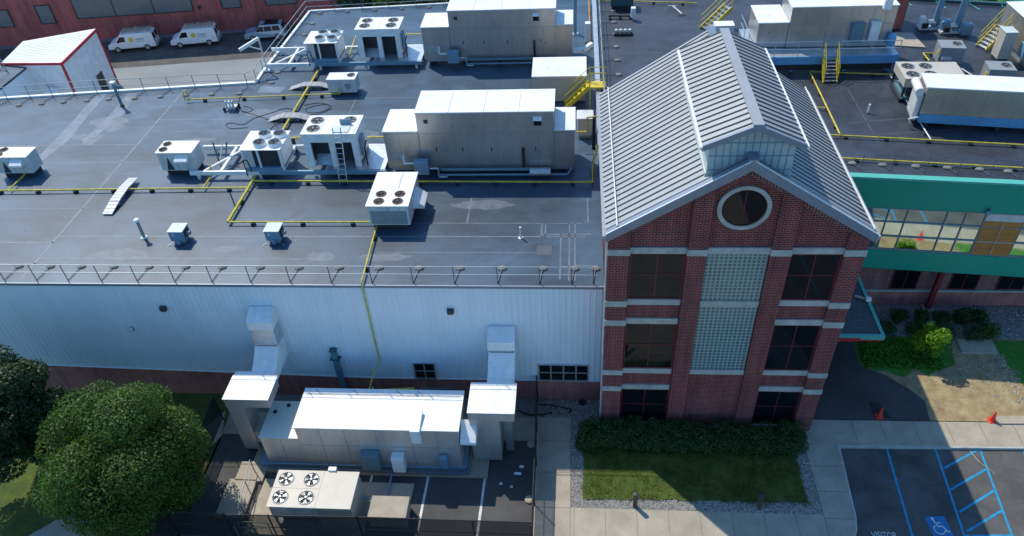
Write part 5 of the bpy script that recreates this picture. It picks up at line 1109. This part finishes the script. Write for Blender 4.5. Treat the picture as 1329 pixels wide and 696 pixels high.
for x in (-16.0,): 
    for y in (-8.5,-6.75): bx(yc,'corner_post','yellow' if y < -8 else 'tan',x-.04,x+.06,y-.04,y+.06,.35,.948)
for i in (0,1):
    for j in (0,1): fan(yc,(-15.6+i*1.28,-8.12+j*1.02,2.042),.40,'bright')
bx(yc,'deck_seam','tan',-13.8,-13.77,-8.66,-6.6,2.042,2.052,bevel=0); bx(yc,'deck_seam','tan',-16.1,-13.8,-7.62,-7.60,2.042,2.052,bevel=0); bx(yc,'relay_box','white',-13.6,-13.2,-6.62,-6.4,1.85,2.15)
MB().tube([(-12.0,-7.2,.7),(-11.2,-7.0,.25),(-10.9,-6.6,.2),(-10.9,-5.3,.25)],.05,8).build('refrigerant_pipe', M['bluegrey'], yc)
yb_ = thing('transformer_box','low tan utility box with flat top beside the yard condenser','utility box',(-10.5,-7.9,0)); bx(yb_,'body','tan',-11.45,-9.6,-8.35,-7.2,.0,.86,bevel=.02); slab_top(yb_,-11.45,-9.6,-8.35,-7.2,.86,'lid','concrete',.04,.05); bx(yb_,'door_seam','greyac',-10.54,-10.51,-8.362,-8.351,.1,.8,bevel=0)
for x0_, y0_, lb in ((-19.5,-8.1,'flat concrete pad in the yard corner behind the railings'),(-19.2,-6.0,'small concrete step pad beside the yard air handler')):
    p_ = thing('concrete_pad', lb, 'pad', (x0_,y0_,0), group=None); MB().box(x0_,x0_+1.5,y0_,y0_+(2.2 if y0_ < -7 else 1.2),-.1,.12).build('slab', M['concrete'], p_, bevel=.02)
yr = railing('guard_rail','dark pipe railing beside the yard condenser and the left fence',[(-18.3,-5.4),(-17.8,-9.2)],0,'raildark',1.1,None,'yard railings',sp=1.3)
yr2 = railing('guard_rail','dark pipe railing along the front of the yard condenser pad',[(-17.8,-9.0),(-16.2,-9.0)],.08,'raildark',1.1,None,'yard railings',sp=.8)
# fences
def fence(label, pts, h, mesh='meshfab', sp=2.4):
    t = thing('chain_link_fence', label, 'fence', (*pts[0],0), group='black chain-link fences round the yard')
    for (xa,ya_),(xb,yb2) in zip(pts[:-1], pts[1:]):
        L = math.hypot(xb-xa,yb2-ya_); n = max(1,round(L/sp))
        MB().add([(xa,ya_,.05),(xb,yb2,.05),(xb,yb2,h-.04),(xa,ya_,h-.04)],[(0,1,2,3)]).build('mesh_panel', M[mesh], t)
        MB().tube([(xa,ya_,h),(xb,yb2,h)],.03,6).build('top_rail', M['black'], t); MB().tube([(xa,ya_,h*.5),(xb,yb2,h*.5)],.022,6).build('mid_rail', M['black'], t)
        for i in range(n+1):
            x = xa+(xb-xa)*i/n; y = ya_+(yb2-ya_)*i/n; MB().tube([(x,y,-.1),(x,y,h+.05)],.04,8).build('post', M['black'], t)
    return t
fence('black chain-link fence beside the mulch bed and round tree',[(-21.35,-1.9),(-21.2,-5.8),(-20.95,-9.1)],1.9)
fence('black chain-link fence along the front of the yard',[(-20.95,-9.1),(-18.0,-9.2),(-11.6,-9.1),(-3.4,-9.1)],2.1)
fence('black chain-link fence between the yard and the side walk',[(-3.52,-.1),(-3.42,-4.5),(-3.4,-9.2)],2.0,sp=2.3)
cb1 = MB().lathe((-3.75,-3.15,-.05),((.22,0),(.22,.1),(.15,.14)),16).build('post_footing', M['concrete']); tag(cb1,'round concrete footing at the foot of the right yard fence, nearer the building','footing','round fence footings')
cb2 = MB().lathe((-3.70,-6.55,-.05),((.22,0),(.22,.1),(.15,.14)),16).build('post_footing', M['concrete']); tag(cb2,'round concrete footing at the foot of the right yard fence, nearer the photo bottom','footing','round fence footings')

# ================================================================== FRONT GARDEN
def bollard(label, u, v):
    x, y = A(u, v, 0); t = thing('bollard_light', label, 'bollard light', (x,y,0), group='bollard lights by the front walk')
    MB().cone((x,y,-.02),(x,y,.72),.11,.11,16).build('post', M['bark'], t, smooth=True); MB().lathe((x,y,.74),((.125,0),(.125,.22),(.13,.22),(.13,.30),(.08,.33)),16).build('lamp_head', M['copper'], t, smooth=True); MB().cone((x,y,.722),(x,y,.738),.09,.09,12).build('louvre', M['greyac'], t)
bollard('dark bollard light on the river stones in the sunlit part by the front walk',824,657); bollard('dark bollard light on the river stones in the tower shadow',985,659)
def traffic_cone(label, u, v):
    x, y = A(u, v, 0); t = thing('traffic_cone', label, 'traffic cone', (x,y,0), group='red traffic cones')
    MB().box(x-.2,x+.2,y-.2,y+.2,.002,.04).build('base', M['cone'], t, bevel=.02); MB().cone((x,y,.041),(x,y,.72),.15,.03,16).build('cone_body', M['cone'], t, smooth=True)
traffic_cone('red traffic cone on the dark drive beside the tower',1141,541); traffic_cone('red traffic cone at the edge of the dirt by the right photo edge',1287,546)
ply = thing('mat_sheet','dark rubber mat lying under the cone on the entrance drive','mat',(15,-.5,0)); MB().prism([A(1128,521,0),A(1140,523,0),A(1157,543,0),A(1135,544,0)],.001,.018).build('sheet', M['black'], ply)
lb_ = thing('timber_board','weathered timber board lying beside the right cone','board',(21.3,-.8,0)); MB().prism([A(1290,541,0),A(1340,541,0),A(1345,551,0),A(1296,551,0)],.0,.08).build('plank', M['concrete'], lb_)
sp_ = thing('utility_slab','pale concrete utility slab set in the grass beside the lime-green tree','slab',(22,4.5,0)); MB().prism([(21.1,5.1),(23.1,5.1),(23.05,3.98),(21.05,3.98)],-.1,.07).build('slab', M['concrete'], sp_, bevel=.02)
dh = thing('drain_hose','black corrugated drain hose lying on the gravel strip by the fence','hose',(-2.5,-.6,0)); MB().tube([(-4.6,-.9,.03),(-3.9,-1.2,.03),(-3.1,-1.15,.03),(-2.7,-1.0,.03)],.05,6).build('hose_run', M['black'], dh); MB().tube([(-3.5,-.45,.03),(-2.6,-.5,.03),(-1.6,-.75,.03),(-1.7,-1.0,.03)],.04,6).build('hose_run', M['black'], dh); MB().lathe((-1.0,-.25,0),((.2,0),(.22,.08),(.12,.1)),12).build('coil', M['black'], dh)

for i, (u, v, lb) in enumerate(((677,606,'crumpled white paper scrap on the yard asphalt nearest the right fence'),(650,628,'small white paper scrap on the yard asphalt, left one of a pair'),(664,632,'small white paper scrap on the yard asphalt, right one of a pair'),(672,615,'flat pale paper sheet on the yard asphalt by the right fence'))):
    x, y = A(u, v, -.05); w_ = (.13,.09,.08,.2)[i]
    o = MB().add([(x-w_,y-.05,-.044),(x+w_*.8,y-.08,-.04),(x+w_,y+.06,-.03),(x-w_*.7,y+.09,-.02),(x,y,.03 if i != 3 else -.03)],[(0,1,4),(1,2,4),(2,3,4),(3,0,4)]).build('paper_scrap', M['white']); tag(o, lb, 'litter', 'paper scraps in the yard')
# ================================================================== VEGETATION
def leaf_mesh(name, centers, radii, n, size, m, parent=None, seed=1, inner=.55, flat=.0):
    g = np.random.default_rng(seed); C_ = np.array(centers, float); R_ = np.array(radii, float)
    wts = (R_.prod(1))**(2/3); idx = g.choice(len(C_), n, p=wts/wts.sum())
    d = g.normal(size=(n,3)); d /= np.linalg.norm(d,axis=1)[:,None]
    rr = np.where(g.random(n) < .8, g.uniform(.86,1.06,n), g.uniform(inner,.9,n))
    P = C_[idx]+d*R_[idx]*rr[:,None]
    nrm = d*.9+g.normal(size=(n,3))*.55+np.array([0,0,.25]); nrm /= np.linalg.norm(nrm,axis=1)[:,None]
    t = np.cross(nrm, g.normal(size=(n,3))); t /= np.linalg.norm(t,axis=1)[:,None]; b = np.cross(nrm, t)
    s = (size*g.uniform(.6,1.3,n))[:,None]
    V = np.stack([P-t*s, P+b*s*.55-t*s*.1, P+t*s+nrm*s*.15, P-b*s*.55-t*s*.1],1)
    if parent is not None:
        I = np.array(OW[parent.name].inverted()); V = V@I[:3,:3].T+I[:3,3]
    V = V.reshape(-1,3)
    me = bpy.data.meshes.new(name); me.vertices.add(len(V)); me.vertices.foreach_set('co', V.ravel())
    me.loops.add(4*n); me.loops.foreach_set('vertex_index', np.arange(4*n, dtype=np.int32)); me.polygons.add(n)
    me.polygons.foreach_set('loop_start', np.arange(0,4*n,4,dtype=np.int32)); me.polygons.foreach_set('loop_total', np.full(n,4,np.int32))
    me.update(); me.validate(); me.materials.append(m); o = bpy.data.objects.new(name, me); COL.objects.link(o)
    if parent is not None: o.parent = parent
    OW[o.name] = OW[parent.name] if parent is not None else Matrix.Identity(4)
    return o
def lumps(c, R, n, lr, seed, lo=-.5):
    g = np.random.default_rng(seed); out = []; rad_ = []
    while len(out) < n:
        d = g.normal(size=3); d /= np.linalg.norm(d)
        if d[2] < lo: continue
        k = g.uniform(.62,.88); out.append(np.array(c)+d*np.array(R)*k); s = g.uniform(.75,1.3)*lr; rad_.append((s,s,s*.85))
    out.append(np.array(c)); rad_.append(tuple(np.array(R)*.62)); return out, rad_
def tree(name, label, base, h, c, R, nl, lr, nleaf, size, m, seed, cat='tree', group=None, tr=.22, lo=-.5):
    t = thing(name, label, cat, base, group=group); bx_, by_, bz_ = base; g = random.Random(seed)
    b = MB(); P = [(bx_,by_,bz_-.1),(bx_+.05,by_,bz_+h*.25),(c[0],c[1],c[2])]
    for (p, q), (r0, r1) in zip(zip(P[:-1], P[1:]), ((tr,tr*.8),(tr*.8,tr*.35))): b.cone(p,q,r0,r1,10)
    for i in range(9):
        a = g.random()*6.28; f = g.uniform(.35,.9); s0 = Vector(P[1]).lerp(Vector(P[2]),f*.8); e = Vector((c[0]+math.cos(a)*R[0]*.75, c[1]+math.sin(a)*R[1]*.75, c[2]+R[2]*g.uniform(-.4,.6))); b.cone(s0,e,tr*.3,tr*.08,6)
    b.build('trunk', M['bark'], t, smooth=True)
    C_, R_ = lumps(c, R, nl, lr, seed, lo); leaf_mesh('crown', C_, R_, nleaf, size, m, t, seed)
    return t
cT = A(161,592,4.3)
tree('round_tree','large round green tree beside the fenced yard',(cT[0],cT[1],0),4.3,(cT[0],cT[1],4.2),(3.45,3.3,3.75),95,1.05,115000,.070,M['leafA'],11,lo=-.9)
c2 = A(10,545,4.6)
tree('dark_tree','dark bushy tree at the left edge of the photo',(c2[0],c2[1],0),4.4,(c2[0]-.3,c2[1],4.6),(2.75,2.7,3.9),56,.75,46000,.085,M['leafB'],12)
c3 = A(70,575,1.8)
tree('dark_shrub','dark shrub between the left-edge tree and the round tree',(c3[0]-.5,c3[1]+.6,0),1.8,(c3[0]-.5,c3[1]+.6,2.0),(1.7,1.6,1.8),26,.6,14000,.09,M['leafB'],13,cat='shrub',tr=.1)
tx, ty = A(1197,466,0)
tree('young_tree','young lime-green tree on the grass by the dirt bed',(tx,ty,0),1.6,(tx,ty,1.75),(.85,.85,1.15),26,.30,2300,.085,M['leafC'],14,tr=.05,lo=-.8)
# hedge
hg = thing('clipped_hedge','long dark clipped hedge along the foot of the brick tower','hedge',(4.6,-3.0,0))
hc, hr = [], []; g = np.random.default_rng(5)
for i in range(300): hc.append((g.uniform(-1.0,10.3), g.uniform(-3.4,-2.1), g.uniform(.25,.85))); hr.append((.42,.38,.36))
leaf_mesh('foliage', hc, hr, 60000, .055, M['leafH'], hg, 5)
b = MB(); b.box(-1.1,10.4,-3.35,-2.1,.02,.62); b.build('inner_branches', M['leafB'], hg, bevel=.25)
def shrub(label, u, v, w, d, h, seed, m='leafH'):
    x, y = A(u, v, h*.5); t = thing('clipped_shrub', label, 'shrub', (x,y,0), group='clipped shrubs in the rock bed'); g = np.random.default_rng(seed)
    cs_ = [(x+g.uniform(-.5,.5)*w*.7, y+g.uniform(-.5,.5)*d*.7, h*g.uniform(.3,.7)) for _ in range(14)]; leaf_mesh('foliage', cs_, [(w*.28,d*.28,h*.33)]*14, 1500, .06, M[m], t, seed); MB().cone((x,y,-.05),(x,y,h*.6),.05,.03,6).build('stem', M['bark'], t)
shrub('dark rounded shrub nearest the canopy in the rear row',1166,408,1.0,.9,.9,21); shrub('dark rounded shrub left of the red column foot',1196,410,1.0,.9,.9,22); shrub('dark rounded shrub in the front row behind the lime-green tree, left',1190,426,1.2,.9,.9,23); shrub('low dark shrub right of the red column foot',1222,410,.9,.8,.6,24); shrub('clipped shrub in the front row behind the lime-green tree, right',1228,426,1.3,1.1,1.0,25)
shrub('clipped dark shrub in the rear row, left of a matching one',1248,410,1.0,1.0,1.0,26); shrub('clipped dark shrub at the right end of the rear row',1269,409,1.0,1.0,1.05,27); shrub('clipped square shrub just behind the pale utility slab',1266,431,1.2,.9,.9,28); shrub('brighter green shrub at the right end of the front row',1287,429,.9,.9,.95,29,'leafA'); shrub('dark shrub half hidden beside the canopy corner',1150,425,1.0,.9,.8,30)
g = np.random.default_rng(18)
gx = g.uniform(-1.0,10.02,2600); gy = g.uniform(-6.4,-2.3,2600)
keep = g.random(2600) < np.clip(.55+.5*np.sin(gx*1.3+gy*.7)*np.sin(gy*1.9-gx*.4)+.25, .15, 1); gx, gy = gx[keep], gy[keep]
lw_ = leaf_mesh('lawn_grass_blades', np.stack([gx,gy,np.full(len(gx),.035)],1), np.stack([np.full(len(gx),.16),np.full(len(gx),.16),np.full(len(gx),.03)],1), 46000, .026, M['blade'], None, 19); lw_['kind'] = 'stuff'
# long grass tufts in the garden bed
g = np.random.default_rng(8); gx = g.uniform(15.3,19.6,1300); gy = g.uniform(2.7,5.2,1300)
tf = leaf_mesh('ground_cover', np.stack([gx,gy,np.full(1300,.05)],1), np.full((1300,3),.12), 9000, .07, M['cover'], None, 8); tf['kind'] = 'stuff'

# ================================================================== REAR LOT
e1 = Vector((27,3.4,0)).normalized(); e2 = Vector((-e1.y,e1.x,0)); o0 = Vector((-67,50.4,0))
MW = Matrix(((e1.x,e2.x,0,o0.x),(e1.y,e2.y,0,o0.y),(0,0,1,0),(0,0,0,1)))
fb_ = thing('red_building','long red brick building beyond the parking lane','building',(-55,56,0))
MB(MW).box(-25,38.2,0,14,-.3,10.8).build('brick_wall', M['brickfar'], fb_); MB(MW).box(-25.2,38.4,-.2,14.2,10.802,11.1).build('coping', M['stone'], fb_)
def far_window(a, b_, z0, z1, n):
    f = MB(MW); t = .09; f.box(a,b_,-.10,-.004,z0,z0+t); f.box(a,b_,-.10,-.004,z1-t,z1); f.box(a,a+t,-.10,-.004,z0+t,z1-t); f.box(b_-t,b_,-.10,-.004,z0+t,z1-t)
    for i in range(1,n): c = a+(b_-a)*i/n; f.box(c-.05,c+.05,-.09,-.004,z0+t,z1-t)
    w = f.build('window', M['dark'], fb_); MB(MW).box(a+.03,b_-.03,-.05,-.006,z0+.03,z1-.03).build('pane', M['fpane'], w)
far_window(-1.5,2.75,2.1,4.1,1); far_window(5.75,7.45,2.15,4.3,1); far_window(9.9,22.9,2.45,4.75,3); far_window(26.1,28.3,2.45,4.6,1); far_window(-12,-5,2.2,4.6,2); far_window(31,34.5,2.45,4.6,1)
for a in (-9,4,17,30): far_window(a,a+6,6.6,9.0,2)
MB(MW).cone((23.6,-.15,2.85),(23.6,-.004,2.85),.2,.2,12).build('wall_vent', M['fan'], fb_)
struct('verge_strip', MB(MW).sheet([(-25,-.9),(38,-.9),(38,.0),(-25,.0)],-.03), M['gravel'])
struct('lane_asphalt', MB(MW).sheet([(-30,-8.3),(60,-8.3),(60,-.9),(-30,-.9)],-.04), M['asphaltpk'])
wdm = [(-49,51.3),(-37.6,53.2),(-33.5,53.6),(-41,52.7)]
for i, (x, y) in enumerate(wdm[1:3]):
    t = thing('weed_clump', ('weed clump at the foot of the red wall behind the right van','weed clump at the foot of the red wall beside the silver car')[i], 'plant', (x,y,0)); leaf_mesh('foliage', [(x,y-.4,.2),(x+.5,y-.35,.15),(x-.6,y-.5,.15)], [(.5,.3,.3)]*3, 500, .10, M['leafA'], t, 60+i); MB().cone((x,y-.4,-.05),(x,y-.4,.2),.03,.02,6).build('stem', M['bark'], t)
# shed with red trim
sd_ = thing('white_shed','white shed with red trim and bright ribbed roof at the far left','shed',(-50.5,36.5,0)); zs1 = 5.76
FR, BR, BL, FL = A(79,81,zs1), A(123.5,37.5,zs1), A(30,54,5.2), A(2,82,5.2)
q = [FL, FR, BR, BL]; zz4 = [5.2, zs1, zs1, 5.2]
MB().prism(q, -.2, [z-.1 for z in zz4]).build('shed_wall', M['white'], sd_)
cxy = np.mean(np.array(q),0); qo = [tuple(np.array(p)+(np.array(p)-cxy)*.015) for p in q]
MB().prism(qo, [z-.098 for z in zz4], zz4).build('shed_roof', M['white'], sd_)
rl = MB()
for i in range(1,15):
    f = i/15; a_ = Vector((*FL,5.2)).lerp(Vector((*BL,5.2)),f); b_ = Vector((*FR,zs1)).lerp(Vector((*BR,zs1)),f); rl.bar(a_+Vector((0,0,.01)),b_+Vector((0,0,.004)),.03,.02)
rl.build('roof_ribs', M['whitedirty'], sd_)
MB().bar((*qo[1],zs1-.12),(*qo[2],zs1-.12),.12,.24).build('red_trim', M['red'], sd_); MB().bar((*qo[0],5.2-.1),(*qo[1],zs1-.12),.12,.22).build('red_trim', M['red'], sd_)
for p in (FR,BR): MB().box(p[0]-.08,p[0]+.09,p[1]-.09,p[1]+.08,-.2,zs1-.25).build('corner_trim', M['red'], sd_)
dq = Vector((BR[0]-FR[0],BR[1]-FR[1],0)).normalized(); dn_ = Vector((dq.y,-dq.x,0)); d0 = Vector((*FR,0))+dq*4.3+dn_*.03
dd = MB(); dd.add([d0, d0+dq*1.2, d0+dq*1.2+Vector((0,0,2.3)), d0+Vector((0,0,2.3)), *[p+dn_*.04 for p in (d0, d0+dq*1.2, d0+dq*1.2+Vector((0,0,2.3)), d0+Vector((0,0,2.3)))]], [(4,5,6,7),(0,1,5,4),(1,2,6,5),(2,3,7,6),(3,0,4,7)]); dd.build('door', M['fan'], sd_)
sl2 = thing('shed_awning','small white awning on the front wall of the red-trimmed shed','awning',(-49,33,3)); aq = Vector((*FR,0))-Vector((1.5,0,0)); MB().prism([(aq.x-.9,aq.y-.75),(aq.x+.1,aq.y-.75),(aq.x+.1,aq.y-.06),(aq.x-.9,aq.y-.06)],3.0,[3.05,3.05,3.35,3.35]).build('canopy', M['white'], sl2); MB().tube([(aq.x-.4,aq.y-.7,3.0),(aq.x-.4,aq.y-.1,2.6)],.03,6).build('bracket', M['greyac'], sl2)
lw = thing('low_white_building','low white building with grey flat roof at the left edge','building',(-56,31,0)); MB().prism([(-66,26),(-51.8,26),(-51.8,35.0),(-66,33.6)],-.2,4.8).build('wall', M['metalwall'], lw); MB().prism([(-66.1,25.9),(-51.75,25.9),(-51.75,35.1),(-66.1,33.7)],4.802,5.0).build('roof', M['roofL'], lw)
railing('guard_rail','dark guard rail frames on the grey roof of the low white building',[(-54.5,34.4),(-53.0,33.0),(-53.0,28)],5.0,'raildark',1.0,(-.9,.2),None,sp=2.2)

# vehicles
def wheel(par, M_, x, y, r):
    w = MB(M_).cone((x,y-.11,r),(x,y+.11,r),r,r,20).build('wheel', M['tyre'], par, smooth=True)
    MB(M_).cone((x,y-.125,r),(x,y+.125,r),r*.62,r*.62,16).build('rim', M['galv'], w)
def extr(M_, prof, yw, taper=None):
    """side profile (x,z) extruded across the width; taper(z) narrows the upper body"""
    n = len(prof); mb = MB(M_); tp = taper or (lambda z: 1.0)
    mb.add([(x,-yw*tp(z),z) for x, z in prof]+[(x,yw*tp(z),z) for x, z in prof], [tuple(range(n)), tuple(range(n,2*n))[::-1]]+[(i,n+i,n+(i+1)%n,(i+1)%n) for i in range(n)]); return mb
def van(label, x, y, rz):
    t = thing('work_van', label, 'van', (x,y,0), rz, 'white work vans in the lane'); M_ = OW[t.name]
    tp = lambda z: 1.0 if z < 1.15 else 1.0-.13*(z-1.15)/.95
    prof = [(-2.7,.42),(2.65,.38),(2.72,.75),(2.66,1.15),(2.55,1.85),(2.40,2.05),(-.95,2.08),(-1.15,2.02),(-1.85,1.25),(-2.55,1.02),(-2.76,.80)]
    extr(M_, prof, 1.0, tp).build('body', M['carwhite'], t, bevel=.06)
    W_ = lambda x0,x1,z0,z1,nm,y=-1.0: MB(M_).add([(x0,y*tp(z0)*1.006,z0),(x1,y*tp(z0)*1.006,z0),(x1,y*tp(z1)*1.006,z1),(x0+(z1-z0)*.75*(nm=='front_door_window'),y*tp(z1)*1.006,z1)],[(0,1,2,3) if y < 0 else (3,2,1,0)]).build('side_window' if nm!='front_door_window' else nm, M['glass'], t)
    W_(-1.62,-.62,1.22,1.80,'front_door_window'); W_(-1.62,-.62,1.22,1.80,'front_door_window',1.0)
    MB(M_).add([(-1.84,-.88,1.29),(-1.84,.88,1.29),(-1.19,.84,2.0),(-1.19,-.84,2.0)],[(3,2,1,0)]).build('windscreen', M['glass'], t)
    b = MB(M_); 
    for s_ in (-1,1): b.add([(2.675,s_*.12,1.2),(2.675,s_*.82,1.2),(2.57,s_*.76,1.85),(2.57,s_*.12,1.85)],[(0,1,2,3)])
    b.build('rear_window', M['glass'], t)
    MB(M_).box(-2.84,-2.7,-.95,.95,.38,.62).build('front_bumper', M['greyac'], t, bevel=.04); MB(M_).box(2.70,2.84,-.95,.95,.38,.60).build('rear_bumper', M['greyac'], t, bevel=.04)
    for s_ in (-1,1):
        MB(M_).box(-2.79,-2.70,s_*.62-.18,s_*.62+.18,.72,.9).build('headlight', M['galv'], t); MB(M_).box(2.69,2.75,s_*.88-.08,s_*.88+.08,.8,1.25).build('tail_light', M['red'], t)
        MB(M_).box(-1.5,-1.38,s_*1.03-.1,s_*1.03+.1,1.2,1.42).build('mirror', M['black'], t)
        for x_ in (-1.75,1.65): wheel(t, M_, x_, s_*.90, .36)
    e = MB(M_); e.add([(.05+.26*math.cos(a),-1.012,1.42+.26*math.sin(a)) for a in np.linspace(0,2*math.pi,20)[:-1]],[tuple(range(19))]); e.build('round_emblem', M['emblem'], t)
    for k in range(4): MB(M_).box(.62+k*.24,.78+k*.24,-1.012,-.985,1.33,1.52).build('lettering', M['greytext'], t)
    MB(M_).box(.60,1.54,-1.012,-.99,1.14,1.20).build('lettering', M['greytext'], t)
    rk = MB(M_)
    for x_ in (-.9,.5,1.9): rk.bar((x_,-.85,2.22),(x_,.85,2.22),.06,.06); rk.bar((x_,-.83,2.05),(x_,-.83,2.22),.05); rk.bar((x_,.83,2.05),(x_,.83,2.22),.05)
    rack = rk.build('roof_rack', M['white'], t)
    la = MB(M_)
    for y_ in (-.62,-.22,.15,.55): la.bar((-1.0,y_,2.29),(2.45,y_,2.29),.07,.06)
    for k in range(11): la.bar((-.9+k*.33,-.62,2.29),(-.9+k*.33,-.22,2.29),.04,.03); la.bar((-.9+k*.33,.15,2.29),(-.9+k*.33,.55,2.29),.04,.03)
    la.build('ladder', M['rack'], rack)
    t.scale = (.93,.93,.93)
    return t
rzv = math.atan2(1.0,5.2)
p1 = A(173,62,.3); p2 = A(253,56,.3)
van('white work van with roof ladders and yellow emblem, nearer the white shed', p1[0], p1[1]+.6, rzv); van('white work van with roof ladders and yellow emblem, nearer the silver car', p2[0], p2[1]+.6, rzv)
def suv(label, x, y, rz):
    t = thing('parked_car', label, 'car', (x,y,0), rz); M_ = OW[t.name]
    tp = lambda z: 1.0 if z < 1.0 else 1.0-.20*(z-1.0)/.7
    extr(M_, [(-2.15,.35),(2.15,.35),(2.2,.7),(2.15,1.0),(1.95,1.55),(1.75,1.68),(-.25,1.72),(-.45,1.66),(-1.05,1.05),(-2.0,.92),(-2.2,.72)], .9, tp).build('body', M['carsilver'], t, bevel=.05)
    for s_ in (-1,1):
        for x0, x1, sl in ((-.95,-.02,.45),(.06,.85,0),(.95,1.75,-.15)):
            MB(M_).add([(x0,s_*.906,1.06),(x1,s_*.906,1.06),(x1-(.12 if sl<0 else 0),s_*.80*1.008,1.56),(x0+max(sl,0),s_*.80*1.008,1.56)],[(0,1,2,3) if s_ < 0 else (3,2,1,0)]).build('side_window', M['glass'], t)
        for x_ in (-1.35,1.35): wheel(t, M_, x_, s_*.82, .35)
        MB(M_).box(-2.2,-2.1,s_*.6-.18,s_*.6+.18,.68,.84).build('headlight', M['galv'], t); MB(M_).box(2.13,2.19,s_*.78-.08,s_*.78+.08,.85,1.2).build('tail_light', M['red'], t)
        MB(M_).bar((-.2,s_*.66,1.76),(1.7,s_*.66,1.72),.05).build('roof_rail', M['black'], t)
    MB(M_).add([(-1.04,-.84,1.08),(-1.04,.84,1.08),(-.47,.74,1.66),(-.47,-.74,1.66)],[(3,2,1,0)]).build('windscreen', M['glass'], t); MB(M_).add([(2.13,-.8,1.05),(2.13,.8,1.05),(1.975,.72,1.55),(1.975,-.72,1.55)],[(0,1,2,3)]).build('rear_window', M['glass'], t)
    MB(M_).box(-2.27,-2.15,-.85,.85,.35,.6).build('front_bumper', M['greyac'], t, bevel=.04); MB(M_).box(2.15,2.27,-.85,.85,.35,.6).build('rear_bumper', M['greyac'], t, bevel=.04)
    MB(M_).box(.1,1.6,-.7,.7,1.725,1.74).build('roof_panel', M['glass'], t)
p3 = A(343,48,.3); suv('silver-blue estate car parked against the red brick wall', p3[0]+.1, p3[1]+.5, rzv)
# background trees and shrubs beyond the roofs
bgl = ['leafy tree beyond the far guard rail, left of the others','leafy tree beyond the far guard rail, second from the red wall','leafy tree beyond the far guard rail, behind the far condensers','leafy tree beyond the far guard rail, behind the farther air handler','leafy tree beyond the far guard rail, nearest the parapet']
for i, (x, y) in enumerate(((-25,56),(-19.5,53),(-13.5,51),(-7,50),(-1,51))):
    tree('background_tree', bgl[i], (x,y,-.2), 3.0, (x,y,3.6), (3.6,3.2,3.4), 24, 1.1, 5000, .24, M['leafA' if i%2 else 'leafB'], 70+i, group='trees beyond the roofs')
bgr = ['dark tree beyond the green guard rail, left','dark tree beyond the green guard rail, middle','dark tree beyond the green guard rail, right']
for i, (x, y) in enumerate(((27,46),(34,44),(41,42))):
    tree('background_tree', bgr[i], (x,y,-.2), 3.0, (x,y,3.8), (3.8,3.2,3.6), 24, 1.1, 5000, .24, M['leafA' if i%2 else 'leafB'], 80+i, group='trees beyond the roofs')
struct('rear_grass', MB().sheet([(-29,40),(60,40),(60,120),(-29,120)], -.06), M['grassgrn'])
